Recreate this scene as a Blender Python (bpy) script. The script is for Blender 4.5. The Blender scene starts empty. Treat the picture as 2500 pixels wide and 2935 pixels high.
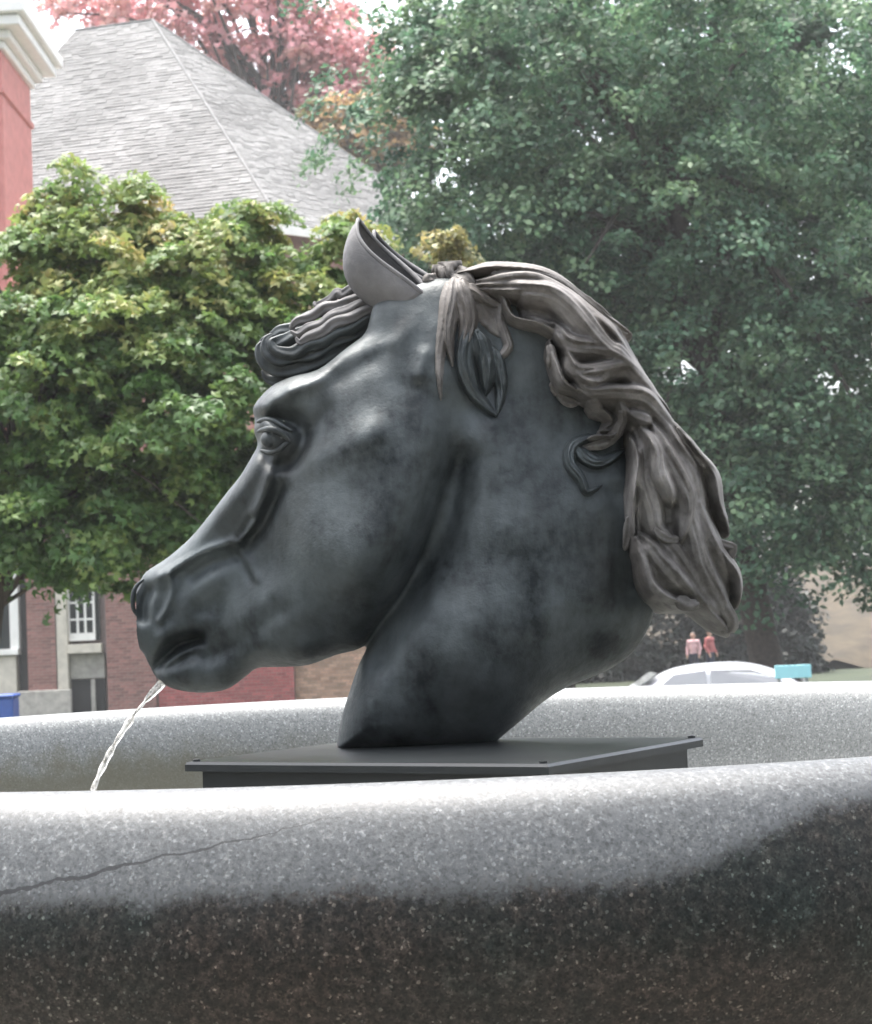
import bpy, math, random
import numpy as np
from mathutils import Vector, Matrix

sc = bpy.context.scene
COL = sc.collection
R = math.radians

# ------------------------------------------------------------------ camera
FPX = 5638.0                       # focal length in pixels of the 2500 px wide photograph
CAM = np.array([0.0, -3.0, 1.95])
PITCH, ROLL = R(3.38), R(2.4)
fw = np.array([0, math.cos(PITCH), math.sin(PITCH)])
r0 = np.array([1.0, 0, 0]); u0 = np.cross(r0, fw)
rt = r0 * math.cos(ROLL) - u0 * math.sin(ROLL)
up = u0 * math.cos(ROLL) + r0 * math.sin(ROLL)
cd = bpy.data.cameras.new('camera'); cam = bpy.data.objects.new('camera', cd); COL.objects.link(cam)
cam.matrix_world = Matrix(((rt[0], up[0], -fw[0], CAM[0]), (rt[1], up[1], -fw[1], CAM[1]),
                           (rt[2], up[2], -fw[2], CAM[2]), (0, 0, 0, 1)))
cd.sensor_fit = 'VERTICAL'; cd.sensor_height = 36; cd.sensor_width = 36
cd.lens = FPX / 2935 * 36
cd.clip_start = 0.05; cd.clip_end = 2000
cd.dof.use_dof = True; cd.dof.focus_distance = 2.45; cd.dof.aperture_fstop = 20
sc.camera = cam

def ray(px, py):
    return fw + (px - 1250) / FPX * rt + (1467.5 - py) / FPX * up
def at(px, py, y):                 # pixel -> point at world depth y
    d = ray(px, py); return CAM + d * ((y - CAM[1]) / d[1])
def atz(px, py, z):                # pixel -> point at world height z
    d = ray(px, py); return CAM + d * ((z - CAM[2]) / d[2])

# ------------------------------------------------------------------ world, sun, exposure
SUN_EL, SUN_AZ = R(74), R(-40)     # azimuth from +Y (behind the statue) towards +X
w = bpy.data.worlds.new('World'); sc.world = w; w.use_nodes = True
nt = w.node_tree; nt.nodes.clear()
sky = nt.nodes.new('ShaderNodeTexSky'); sky.sky_type = 'NISHITA'; sky.sun_disc = False
sky.sun_elevation = SUN_EL; sky.sun_rotation = SUN_AZ
sky.air_density = 1.0; sky.dust_density = 6.0; sky.ozone_density = 1.0
hs = nt.nodes.new('ShaderNodeHueSaturation'); hs.inputs['Saturation'].default_value = 0.4
bg = nt.nodes.new('ShaderNodeBackground'); bg.inputs['Strength'].default_value = 0.15
wo = nt.nodes.new('ShaderNodeOutputWorld')
nt.links.new(sky.outputs[0], hs.inputs['Color']); nt.links.new(hs.outputs[0], bg.inputs[0]); nt.links.new(bg.outputs[0], wo.inputs[0])
sd = bpy.data.lights.new('sun', 'SUN'); sun = bpy.data.objects.new('sun', sd); COL.objects.link(sun)
sd.energy = 1.4; sd.angle = R(50); sd.color = (1, 0.96, 0.9)
sv = Vector((math.sin(SUN_AZ) * math.cos(SUN_EL), math.cos(SUN_AZ) * math.cos(SUN_EL), math.sin(SUN_EL)))
sun.rotation_euler = (-sv).to_track_quat('-Z', 'Y').to_euler()
sun.location = (0, 0, 40)
vs = sc.view_settings
vs.view_transform = 'Standard'; vs.look = 'None'; vs.gamma = 1; vs.use_curve_mapping = False
vs.exposure = 2.2
sc.render.engine = 'CYCLES'
sc.cycles.max_bounces = 8; sc.cycles.transparent_max_bounces = 12
sc.cycles.use_denoising = True

# ------------------------------------------------------------------ object helpers
def tag(o, label=None, cat=None, group=None, kind=None):
    if label: o['label'] = label
    if cat: o['category'] = cat
    if group: o['group'] = group
    if kind: o['kind'] = kind
    return o
def empty(name, loc=(0, 0, 0), rz=0):
    o = bpy.data.objects.new(name, None); COL.objects.link(o); o.location = loc; o.rotation_euler = (0, 0, rz)
    o.empty_display_size = 0.1
    return o
def mesh_data(name, V, F, mat=None, smooth=False, col=None):
    me = bpy.data.meshes.new(name)
    V = np.asarray(V, dtype=np.float32)
    if isinstance(F, np.ndarray):
        n, k = F.shape
        me.vertices.add(len(V)); me.vertices.foreach_set('co', V.ravel())
        me.loops.add(n * k); me.loops.foreach_set('vertex_index', F.astype(np.int32).ravel())
        me.polygons.add(n); me.polygons.foreach_set('loop_start', np.arange(0, n * k, k, dtype=np.int32))
        me.update(calc_edges=True)
    else:
        me.from_pydata([tuple(map(float, v)) for v in V], [], F)
    if col is not None:
        a = me.color_attributes.new('tint', 'FLOAT_COLOR', 'POINT')
        c = np.ones((len(V), 4), dtype=np.float32); c[:, :3] = col
        a.data.foreach_set('color', c.ravel())
    if smooth: me.polygons.foreach_set('use_smooth', np.ones(len(me.polygons), dtype=bool))
    if mat: me.materials.append(mat)
    me.validate(); me.update()
    return me
def link(name, me, parent=None, loc=None):
    o = bpy.data.objects.new(name, me); COL.objects.link(o)
    if parent is not None: o.parent = parent
    if loc is not None: o.location = loc
    return o
def obj(name, V, F, mat=None, parent=None, smooth=False, col=None):
    if parent is not None:
        off = np.array(world_off(parent)); V = np.asarray(V, dtype=float) - off
    return link(name, mesh_data(name, V, F, mat, smooth, col), parent)
def world_off(o):                  # parents are never rotated unless built in local space
    t = Vector((0, 0, 0))
    while o is not None: t += Vector(o.location); o = o.parent
    return t

class MB:
    def __init__(s): s.V = []; s.F = []
    def add(s, V, F):
        n = len(s.V); s.V += [tuple(map(float, v)) for v in V]; s.F += [tuple(i + n for i in f) for f in F]; return s
    def box(s, x0, x1, y0, y1, z0, z1, b=0.0):
        if b <= 0:
            V = [(x0,y0,z0),(x1,y0,z0),(x1,y1,z0),(x0,y1,z0),(x0,y0,z1),(x1,y0,z1),(x1,y1,z1),(x0,y1,z1)]
            return s.add(V, [(3,2,1,0),(4,5,6,7),(0,1,5,4),(1,2,6,5),(2,3,7,6),(3,0,4,7)])
        prof = [(z0, b), (z0 + b, 0), (z1 - b, 0), (z1, b)]
        V = []
        for z, i in prof:
            V += [(x0+i,y0+b,z),(x0+b,y0+i,z),(x1-b,y0+i,z),(x1-i,y0+b,z),(x1-i,y1-b,z),(x1-b,y1-i,z),(x0+b,y1-i,z),(x0+i,y1-b,z)]
        F = [tuple(range(7, -1, -1)), tuple(range(24, 32))]
        for k in range(3):
            for j in range(8):
                a, c = k*8+j, k*8+(j+1) % 8; F.append((a, c, c+8, a+8))
        return s.add(V, F)
    def prism(s, pts, vec):        # planar polygon pts swept along vec
        n = len(pts); P = [np.array(p, float) for p in pts]; Q = [p + np.array(vec, float) for p in P]
        F = [tuple(range(n - 1, -1, -1)), tuple(range(n, 2*n))] + [(i, (i+1) % n, n+(i+1) % n, n+i) for i in range(n)]
        return s.add(P + Q, F)
    def tube(s, pts, rad, n=8, cap=True):
        P = np.array(pts, float); m = len(P); rad = np.broadcast_to(rad, (m,))
        T = np.gradient(P, axis=0); T /= np.linalg.norm(T, axis=1)[:, None] + 1e-9
        ref = np.array([0.31, 0.17, 0.93]); V = []; F = []
        for i in range(m):
            a = np.cross(T[i], ref); a /= np.linalg.norm(a) + 1e-9; b = np.cross(T[i], a)
            for k in range(n):
                t = 2*math.pi*k/n; V.append(P[i] + rad[i]*(math.cos(t)*a + math.sin(t)*b))
        for i in range(m-1):
            for k in range(n): F.append((i*n+k, i*n+(k+1) % n, (i+1)*n+(k+1) % n, (i+1)*n+k))
        if cap: F += [tuple(range(n-1, -1, -1)), tuple(range((m-1)*n, m*n))]
        return s.add(V, F)
    def build(s, name, mat, parent=None, smooth=False):
        return obj(name, s.V, s.F, mat, parent, smooth)

def lathe(prof, n, center=(0, 0, 0)):
    prof = np.array(prof, float); a = np.arange(n) * 2 * math.pi / n
    V = np.stack([prof[:, 0][:, None]*np.cos(a), prof[:, 0][:, None]*np.sin(a), np.repeat(prof[:, 1][:, None], n, 1)], -1).reshape(-1, 3) + np.array(center)
    m = len(prof); i, k = np.meshgrid(np.arange(m-1), np.arange(n), indexing='ij'); i = i.ravel(); k = k.ravel(); k2 = (k+1) % n
    return V, np.stack([i*n+k, i*n+k2, (i+1)*n+k2, (i+1)*n+k], -1)

def catmull(P, sub=6, closed=False):
    P = np.array(P, float); n = len(P); out = []
    rng = range(n) if closed else range(n-1)
    for i in rng:
        if closed: p = [P[(i+j) % n] for j in (-1, 0, 1, 2)]
        else: p = [P[max(i-1, 0)], P[i], P[i+1], P[min(i+2, n-1)]]
        for t in np.arange(sub)/sub:
            out.append(0.5*((2*p[1]) + (-p[0]+p[2])*t + (2*p[0]-5*p[1]+4*p[2]-p[3])*t*t + (-p[0]+3*p[1]-3*p[2]+p[3])*t**3))
    if not closed: out.append(P[-1])
    return np.array(out)

# ------------------------------------------------------------------ material helpers
def mat_new(name):
    m = bpy.data.materials.new(name); m.use_nodes = True
    n = m.node_tree.nodes; l = m.node_tree.links
    return m, n, l, n['Principled BSDF']
def node(n, t, **kw):
    x = n.new(t)
    for k, v in kw.items():
        if k.startswith('i_'): x.inputs[k[2:].replace('_', ' ')].default_value = v
        else: setattr(x, k, v)
    return x
def ramp(n, stops, interp='LINEAR'):
    r = n.new('ShaderNodeValToRGB'); r.color_ramp.interpolation = interp
    e = r.color_ramp.elements
    while len(e) < len(stops): e.new(0.5)
    for x, (p, c) in zip(e, stops):
        x.position = p; x.color = (*c, 1) if len(c) == 3 else c
    return r
def noise(n, l, coord, scale, detail=4, rough=0.55):
    x = node(n, 'ShaderNodeTexNoise'); x.inputs['Scale'].default_value = scale; x.inputs['Detail'].default_value = detail; x.inputs['Roughness'].default_value = rough
    l.new(coord, x.inputs['Vector']); return x
def math_n(n, l, op, a, b=None, c=None, clamp=False):
    x = n.new('ShaderNodeMath'); x.operation = op; x.use_clamp = clamp
    for i, v in enumerate((a, b, c)):
        if v is None: continue
        if isinstance(v, (int, float)): x.inputs[i].default_value = v
        else: l.new(v, x.inputs[i])
    return x.outputs[0]
def mixc(n, l, fac, a, b, blend='MIX'):
    x = n.new('ShaderNodeMix'); x.data_type = 'RGBA'; x.blend_type = blend
    if isinstance(fac, (int, float)): x.inputs[0].default_value = fac
    else: l.new(fac, x.inputs[0])
    for i, v in ((6, a), (7, b)):
        if isinstance(v, tuple): x.inputs[i].default_value = (*v, 1)
        else: l.new(v, x.inputs[i])
    return x.outputs[2]
def bump(n, l, h, strength, dist, prev=None):
    b = n.new('ShaderNodeBump'); b.inputs['Strength'].default_value = strength; b.inputs['Distance'].default_value = dist
    l.new(h, b.inputs['Height'])
    if prev is not None: l.new(prev, b.inputs['Normal'])
    return b.outputs[0]
def objco(n): return n.new('ShaderNodeTexCoord').outputs['Object']

def simple(name, c, rough=0.7, var=0.25, scale=8, metal=0.0, bmp=0.0, spec=0.5):
    m, n, l, p = mat_new(name); co = objco(n)
    x = noise(n, l, co, scale, 6, 0.6)
    r = ramp(n, [(0.3, tuple(v*(1-var) for v in c)), (0.7, tuple(min(1, v*(1+var)) for v in c))])
    l.new(x.outputs[0], r.inputs[0]); l.new(r.outputs[0], p.inputs['Base Color'])
    p.inputs['Roughness'].default_value = rough; p.inputs['Metallic'].default_value = metal
    p.inputs['Specular IOR Level'].default_value = spec
    if bmp: l.new(bump(n, l, x.outputs[0], 0.6, bmp), p.inputs['Normal'])
    return m
def tinted(name, rough=0.8, bmp=0.0, scale=20, var=0.35):
    m, n, l, p = mat_new(name); a = node(n, 'ShaderNodeAttribute', attribute_name='tint')
    x = noise(n, l, objco(n), scale, 5)
    r = ramp(n, [(0.25, (1-var,)*3), (0.75, (1+var,)*3)]); l.new(x.outputs[0], r.inputs[0])
    l.new(mixc(n, l, 1.0, a.outputs['Color'], r.outputs[0], 'MULTIPLY'), p.inputs['Base Color'])
    p.inputs['Roughness'].default_value = rough
    if bmp: l.new(bump(n, l, x.outputs[0], 0.5, bmp), p.inputs['Normal'])
    return m
def leafmat(name, trans=0.35, rough=0.45):
    m, n, l, p = mat_new(name); out = n['Material Output']
    a = node(n, 'ShaderNodeAttribute', attribute_name='tint')
    l.new(a.outputs['Color'], p.inputs['Base Color']); p.inputs['Roughness'].default_value = rough
    p.inputs['Specular IOR Level'].default_value = 0.5
    t = n.new('ShaderNodeBsdfTranslucent'); l.new(a.outputs['Color'], t.inputs[0])
    mx = n.new('ShaderNodeMixShader'); mx.inputs[0].default_value = trans
    l.new(p.outputs[0], mx.inputs[1]); l.new(t.outputs[0], mx.inputs[2]); l.new(mx.outputs[0], out.inputs[0])
    return m

def bronze(name, dark, light, warm, streak=1.0, rough=0.50, metal=0.0):
    m, n, l, p = mat_new(name); co = objco(n)
    big = noise(n, l, co, 9.5, 6, 0.6); fine = noise(n, l, co, 70, 5, 0.6); tiny = noise(n, l, co, 330, 3, 0.5)
    mp = node(n, 'ShaderNodeMapping'); mp.inputs['Scale'].default_value = (22, 22, 5); l.new(co, mp.inputs[0])
    st = noise(n, l, mp.outputs[0], 1.0, 4, 0.6)
    f = math_n(n, l, 'ADD', math_n(n, l, 'MULTIPLY', big.outputs[0], 0.6), math_n(n, l, 'MULTIPLY', st.outputs[0], 0.3*streak))
    f = math_n(n, l, 'ADD', f, math_n(n, l, 'MULTIPLY', fine.outputs[0], 0.2))
    r = ramp(n, [(0.43, dark), (0.54, tuple(a*.45+b*.55 for a, b in zip(dark, light))), (0.65, light)]); l.new(f, r.inputs[0])
    wn = noise(n, l, co, 3.3, 5, 0.6); wr = ramp(n, [(0.5, (0, 0, 0)), (0.72, (1, 1, 1))]); l.new(wn.outputs[0], wr.inputs[0])
    c = mixc(n, l, math_n(n, l, 'MULTIPLY', wr.outputs[0], 0.55), r.outputs[0], warm)
    # pale mineral drops
    vo = node(n, 'ShaderNodeTexVoronoi'); vo.inputs['Scale'].default_value = 26; l.new(co, vo.inputs[0])
    dr = ramp(n, [(0.0, (1, 1, 1)), (0.07, (0, 0, 0))]); l.new(vo.outputs['Distance'], dr.inputs[0])
    spot = noise(n, l, co, 6.1, 2); sr = ramp(n, [(0.6, (0, 0, 0)), (0.66, (1, 1, 1))]); l.new(spot.outputs[0], sr.inputs[0])
    c = mixc(n, l, math_n(n, l, 'MULTIPLY', math_n(n, l, 'MULTIPLY', dr.outputs[0], sr.outputs[0]), 0.6), c, (0.4, 0.42, 0.42))
    l.new(c, p.inputs['Base Color'])
    rr = ramp(n, [(0.3, (rough-.1,)*3), (0.7, (rough+.16,)*3)]); l.new(fine.outputs[0], rr.inputs[0]); l.new(rr.outputs[0], p.inputs['Roughness'])
    b1 = bump(n, l, fine.outputs[0], 0.22, 0.006); b2 = bump(n, l, tiny.outputs[0], 0.18, 0.0015, b1); l.new(b2, p.inputs['Normal'])
    p.inputs['Specular IOR Level'].default_value = 0.52; p.inputs['Metallic'].default_value = metal
    return m

M = {}
M['bronze'] = bronze('dark_bronze', (0.007, 0.011, 0.013), (0.072, 0.085, 0.089), (0.040, 0.041, 0.039), metal=0.4)
M['mane'] = bronze('brown_bronze', (0.060, 0.054, 0.049), (0.25, 0.238, 0.23), (0.13, 0.112, 0.097), 0.4, 0.62)
M['ear'] = bronze('grey_bronze', (0.075, 0.074, 0.077), (0.175, 0.172, 0.175), (0.12, 0.112, 0.109), 0.4, 0.62)
M['plate'] = simple('plate_bronze', (0.012, 0.0145, 0.016), 0.30, 0.3, 6, bmp=0.002)
M['white'] = simple('white_paint', (0.78, 0.77, 0.73), 0.5, 0.06, 4)
M['cream'] = simple('cream_stone', (0.55, 0.51, 0.43), 0.8, 0.15, 5, bmp=0.004)
M['stone'] = simple('grey_stone', (0.38, 0.36, 0.32), 0.85, 0.25, 6, bmp=0.006)
M['mortar'] = simple('mortar', (0.30, 0.24, 0.22), 0.9, 0.2, 10)
M['brick'] = tinted('brick', 0.85, 0.003, 30)
M['shingle'] = tinted('shingle', 0.85, 0.002, 25, 0.25)
M['dark'] = simple('shade_black', (0.02, 0.02, 0.02), 0.6, 0.2, 4)  # near-black colour standing in for shade in the wall gaps
M['glass'] = simple('window_glass', (0.02, 0.025, 0.025), 0.06, 0.1, 3)
M['redpaint'] = simple('red_brick_paint', (0.52, 0.19, 0.165), 0.75, 0.14, 3, bmp=0.004)
M['bark'] = simple('bark', (0.055, 0.045, 0.038), 0.9, 0.4, 18, bmp=0.02)
M['leaf'] = leafmat('leaf', 0.45); M['leaf_thin'] = leafmat('leaf_thin', 0.45)
M['carpaint'] = simple('white_car_paint', (0.80, 0.80, 0.82), 0.25, 0.03, 3)
M['carglass'] = simple('car_glass', (0.30, 0.30, 0.31), 0.05, 0.1, 2, spec=1.0)  # pale base colour stands in for sky reflected in the windows
M['rubber'] = simple('rubber', (0.02, 0.02, 0.02), 0.8)
M['alloy'] = simple('alloy', (0.5, 0.5, 0.5), 0.35, 0.1, 5, metal=1)
M['lamp'] = simple('lamp_glass', (0.6, 0.6, 0.62), 0.1, 0.05, 4)
M['blue'] = simple('blue_plastic', (0.015, 0.07, 0.30), 0.45, 0.15, 5)
M['turq'] = simple('turquoise_board', (0.30, 0.62, 0.68), 0.5, 0.06, 4)
M['steel'] = simple('grey_steel', (0.25, 0.26, 0.26), 0.5, 0.1, 6)
M['skin'] = simple('skin', (0.48, 0.30, 0.23), 0.6, 0.05, 12)
M['hair'] = simple('hair', (0.05, 0.035, 0.025), 0.6, 0.3, 40)
M['pink'] = simple('pink_cloth', (0.62, 0.40, 0.42), 0.9, 0.1, 25)
M['red'] = simple('red_cloth', (0.34, 0.10, 0.10), 0.9, 0.15, 25)
M['navy'] = simple('navy_cloth', (0.03, 0.035, 0.06), 0.9, 0.2, 25)

# granite of the basin: pale mineral coat over dark speckled stone, algae low inside
def granite():
    m, n, l, p = mat_new('granite'); co = objco(n)
    sep = n.new('ShaderNodeSeparateXYZ'); l.new(co, sep.inputs[0]); X, Y, Z = sep.outputs
    sp = noise(n, l, co, 105, 7, 0.78); sp2 = noise(n, l, co, 150, 6, 0.75); big = noise(n, l, co, 5, 6, 0.65); mid = noise(n, l, co, 22, 5, 0.65)
    vor = node(n, 'ShaderNodeTexVoronoi'); vor.inputs['Scale'].default_value = 190; l.new(co, vor.inputs[0])
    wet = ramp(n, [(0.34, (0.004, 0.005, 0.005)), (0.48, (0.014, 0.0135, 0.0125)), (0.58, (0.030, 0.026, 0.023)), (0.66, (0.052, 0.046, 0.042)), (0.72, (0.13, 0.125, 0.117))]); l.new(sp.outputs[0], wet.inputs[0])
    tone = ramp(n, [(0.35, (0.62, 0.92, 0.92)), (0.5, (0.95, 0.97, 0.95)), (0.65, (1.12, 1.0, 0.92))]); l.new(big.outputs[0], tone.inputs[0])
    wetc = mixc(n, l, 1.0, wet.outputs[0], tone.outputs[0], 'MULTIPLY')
    dry = ramp(n, [(0.30, (0.028, 0.032, 0.034)), (0.44, (0.056, 0.061, 0.064)), (0.56, (0.078, 0.084, 0.087)), (0.67, (0.16, 0.165, 0.165))]); l.new(sp2.outputs[0], dry.inputs[0])
    cell = ramp(n, [(0.0, (0.72, 0.73, 0.75)), (0.35, (1, 1, 1))]); l.new(vor.outputs['Distance'], cell.inputs[0])
    dryc = mixc(n, l, 0.8, dry.outputs[0], cell.outputs[0], 'MULTIPLY')
    blot = ramp(n, [(0.3, (0.86, 0.87, 0.90)), (0.62, (1, 1, 1))]); l.new(mid.outputs[0], blot.inputs[0])
    dryc = mixc(n, l, 0.7, dryc, blot.outputs[0], 'MULTIPLY')
    inr = math_n(n, l, 'LESS_THAN', math_n(n, l, 'SQRT', math_n(n, l, 'ADD', math_n(n, l, 'MULTIPLY', X, X), math_n(n, l, 'MULTIPLY', Y, Y))), 1.2)
    dryc = mixc(n, l, inr, dryc, mixc(n, l, 0.45, mixc(n, l, 1.0, dryc, (2.2, 2.2, 2.15), 'MULTIPLY'), (0.18, 0.187, 0.183)))
    fv = node(n, 'ShaderNodeTexVoronoi'); fv.inputs['Scale'].default_value = 400; l.new(co, fv.inputs[0])
    fr_ = ramp(n, [(0.0, (0.25, 0.25, 0.25)), (0.12, (0.55, 0.55, 0.55)), (0.3, (1, 1, 1)), (0.80, (1, 1, 1)), (0.93, (2.2, 2.2, 2.2))], 'CONSTANT')
    fs = n.new('ShaderNodeSeparateColor'); l.new(fv.outputs['Color'], fs.inputs[0]); l.new(fs.outputs[0], fr_.inputs[0])
    fw_ = ramp(n, [(0.0, (0.3, 0.3, 0.3)), (0.2, (0.8, 0.8, 0.8)), (0.5, (1, 1, 1)), (0.88, (1.8, 1.75, 1.7)), (0.965, (4.5, 4.6, 4.6))], 'CONSTANT'); l.new(fs.outputs[1], fw_.inputs[0])
    wetc = mixc(n, l, 0.8, wetc, fw_.outputs[0], 'MULTIPLY')
    dryc = mixc(n, l, 0.55, dryc, fr_.outputs[0], 'MULTIPLY')
    # border of the coat
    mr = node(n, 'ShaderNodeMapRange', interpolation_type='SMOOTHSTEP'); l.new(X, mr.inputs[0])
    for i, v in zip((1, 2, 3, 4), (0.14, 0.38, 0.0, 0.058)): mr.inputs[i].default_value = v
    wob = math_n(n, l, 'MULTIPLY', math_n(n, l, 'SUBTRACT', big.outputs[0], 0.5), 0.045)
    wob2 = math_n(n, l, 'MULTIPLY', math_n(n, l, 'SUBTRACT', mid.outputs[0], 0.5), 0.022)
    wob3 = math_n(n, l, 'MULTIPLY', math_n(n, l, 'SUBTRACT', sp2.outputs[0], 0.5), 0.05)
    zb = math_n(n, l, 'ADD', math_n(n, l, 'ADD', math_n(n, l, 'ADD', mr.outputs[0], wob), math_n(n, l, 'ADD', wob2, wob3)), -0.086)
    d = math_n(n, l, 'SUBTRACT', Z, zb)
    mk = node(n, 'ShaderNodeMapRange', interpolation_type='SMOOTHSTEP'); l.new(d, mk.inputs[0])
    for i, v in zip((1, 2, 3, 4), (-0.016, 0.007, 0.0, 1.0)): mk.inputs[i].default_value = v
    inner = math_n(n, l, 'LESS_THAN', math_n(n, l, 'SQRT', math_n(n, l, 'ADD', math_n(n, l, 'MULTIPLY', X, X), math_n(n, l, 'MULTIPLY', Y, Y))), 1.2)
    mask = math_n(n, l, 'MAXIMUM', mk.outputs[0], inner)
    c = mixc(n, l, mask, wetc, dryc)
    # algae on the lower inside wall, plus deep darkening added to cut bounced light
    al = node(n, 'ShaderNodeMapRange', interpolation_type='SMOOTHSTEP'); l.new(math_n(n, l, 'ADD', Z, math_n(n, l, 'MULTIPLY', math_n(n, l, 'SUBTRACT', mid.outputs[0], 0.5), 0.12)), al.inputs[0])
    for i, v in zip((1, 2, 3, 4), (-0.045, -0.13, 0.0, 1.0)): al.inputs[i].default_value = v
    ax = node(n, 'ShaderNodeMapRange', interpolation_type='SMOOTHSTEP'); l.new(X, ax.inputs[0])
    for i, v in zip((1, 2, 3, 4), (-0.05, -0.6, 0.12, 1.0)): ax.inputs[i].default_value = v
    dp = node(n, 'ShaderNodeMapRange', interpolation_type='SMOOTHSTEP'); l.new(Z, dp.inputs[0])
    for i, v in zip((1, 2, 3, 4), (-0.17, -0.24, 0.0, 1.0)): dp.inputs[i].default_value = v
    am = math_n(n, l, 'MULTIPLY', math_n(n, l, 'MAXIMUM', math_n(n, l, 'MULTIPLY', al.outputs[0], ax.outputs[0]), dp.outputs[0]), math_n(n, l, 'MULTIPLY', inner, 0.8))
    c = mixc(n, l, am, c, (0.085, 0.078, 0.045))
    # hairline crack in the front face
    cw = math_n(n, l, 'MULTIPLY', math_n(n, l, 'SUBTRACT', mid.outputs[0], 0.5), 0.016)
    cl = math_n(n, l, 'ADD', math_n(n, l, 'ADD', math_n(n, l, 'MULTIPLY', X, 0.19), -0.0065), cw)
    cdist = math_n(n, l, 'ABSOLUTE', math_n(n, l, 'SUBTRACT', Z, cl))
    wid = math_n(n, l, 'MULTIPLY', math_n(n, l, 'SUBTRACT', -0.08, X), 0.013, None)
    ck = math_n(n, l, 'MULTIPLY', math_n(n, l, 'LESS_THAN', cdist, math_n(n, l, 'MULTIPLY', wid, sp2.outputs[0])), math_n(n, l, 'LESS_THAN', Y, -0.9))
    c = mixc(n, l, math_n(n, l, 'MULTIPLY', ck, 0.95), c, (0.010, 0.011, 0.012))
    l.new(c, p.inputs['Base Color'])
    ro = math_n(n, l, 'MULTIPLY_ADD', mask, -0.02, 0.50); l.new(ro, p.inputs['Roughness'])
    l.new(math_n(n, l, 'MULTIPLY_ADD', mask, 0.3, 0.2), p.inputs['Specular IOR Level'])
    h = math_n(n, l, 'SUBTRACT', sp2.outputs[0], math_n(n, l, 'MULTIPLY', ck, 1.5))
    h = math_n(n, l, 'ADD', h, math_n(n, l, 'MULTIPLY', mask, 0.6))
    l.new(bump(n, l, h, 0.35, 0.0015), p.inputs['Normal'])
    return m
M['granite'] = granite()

def water_mat():
    m, n, l, p = mat_new('water')
    p.inputs['Base Color'].default_value = (0.85, 0.9, 0.9, 1); p.inputs['Roughness'].default_value = 0.03
    p.inputs['IOR'].default_value = 1.33; p.inputs['Transmission Weight'].default_value = 0.9
    x = noise(n, l, objco(n), 9, 3); l.new(bump(n, l, x.outputs[0], 0.3, 0.02), p.inputs['Normal'])
    return m
M['water'] = water_mat()
def jet_mat():
    m, n, l, p = mat_new('water_jet')
    p.inputs['Base Color'].default_value = (0.92, 0.90, 0.86, 1); p.inputs['Roughness'].default_value = 0.12
    p.inputs['IOR'].default_value = 1.33
    x = noise(n, l, objco(n), 60, 3, 0.6); r = ramp(n, [(0.35, (0.35, 0.35, 0.35)), (0.6, (0.97, 0.97, 0.97))]); l.new(x.outputs[0], r.inputs[0])
    l.new(r.outputs[0], p.inputs['Transmission Weight'])
    l.new(bump(n, l, x.outputs[0], 0.5, 0.004), p.inputs['Normal'])
    return m
M['jet'] = jet_mat()

def ground_mat():
    m, n, l, p = mat_new('ground'); co = objco(n)
    a = noise(n, l, co, 0.35, 6, 0.6); b = noise(n, l, co, 6, 6, 0.7)
    r = ramp(n, [(0.35, (0.02, 0.03, 0.014)), (0.55, (0.03, 0.042, 0.018)), (0.7, (0.05, 0.045, 0.028))]); l.new(a.outputs[0], r.inputs[0])
    r2 = ramp(n, [(0.3, (0.6, 0.6, 0.6)), (0.7, (1.3, 1.3, 1.3))]); l.new(b.outputs[0], r2.inputs[0])
    l.new(mixc(n, l, 1, r.outputs[0], r2.outputs[0], 'MULTIPLY'), p.inputs['Base Color']); p.inputs['Roughness'].default_value = 0.95
    l.new(bump(n, l, b.outputs[0], 0.8, 0.05), p.inputs['Normal'])
    return m
M['ground'] = ground_mat()
M['paving'] = simple('paving', (0.26, 0.24, 0.21), 0.85, 0.25, 3, bmp=0.004)
M['asphalt'] = simple('asphalt', (0.055, 0.055, 0.057), 0.9, 0.3, 14, bmp=0.006)
M['earth'] = simple('earth', (0.042, 0.032, 0.019), 0.95, 0.6, .9, bmp=0.03)

# ------------------------------------------------------------------ voxel modelling (signed fields -> surface nets)
def poly_sd(U, V, P):              # > 0 inside
    d2 = np.full(U.shape, 1e9, np.float32); ins = np.zeros(U.shape, bool); n = len(P)
    for i in range(n):
        a, b = P[i], P[(i+1) % n]; e = b - a; L = e @ e + 1e-12
        t = np.clip(((U-a[0])*e[0] + (V-a[1])*e[1]) / L, 0, 1)
        d2 = np.minimum(d2, (U-a[0]-t*e[0])**2 + (V-a[1]-t*e[1])**2)
        cnd = ((a[1] > V) != (b[1] > V)) & (U < (b[0]-a[0])*(V-a[1])/(b[1]-a[1] + 1e-12) + a[0])
        ins ^= cnd
    d = np.sqrt(d2); return np.where(ins, d, -d).astype(np.float32)
def line_d(U, V, P):
    d2 = np.full(U.shape, 1e9, np.float32)
    for a, b in zip(P[:-1], P[1:]):
        e = b - a; L = e @ e + 1e-12; t = np.clip(((U-a[0])*e[0] + (V-a[1])*e[1]) / L, 0, 1)
        d2 = np.minimum(d2, (U-a[0]-t*e[0])**2 + (V-a[1]-t*e[1])**2)
    return np.sqrt(d2)
def shepard(U, V, pts, sig):
    num = 0; den = 1e-9
    for (u, v), val in pts:
        g = np.exp(-((U-u)**2 + (V-v)**2) / (2*sig*sig)) + 1e-7 / (1e-4 + (U-u)**2 + (V-v)**2)
        num = num + g*val; den = den + g
    return (num/den).astype(np.float32)
def smin(a, b, k):
    h = np.maximum(k - np.abs(a-b), 0) / k
    return np.minimum(a, b) - h*h*k*0.25
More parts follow.
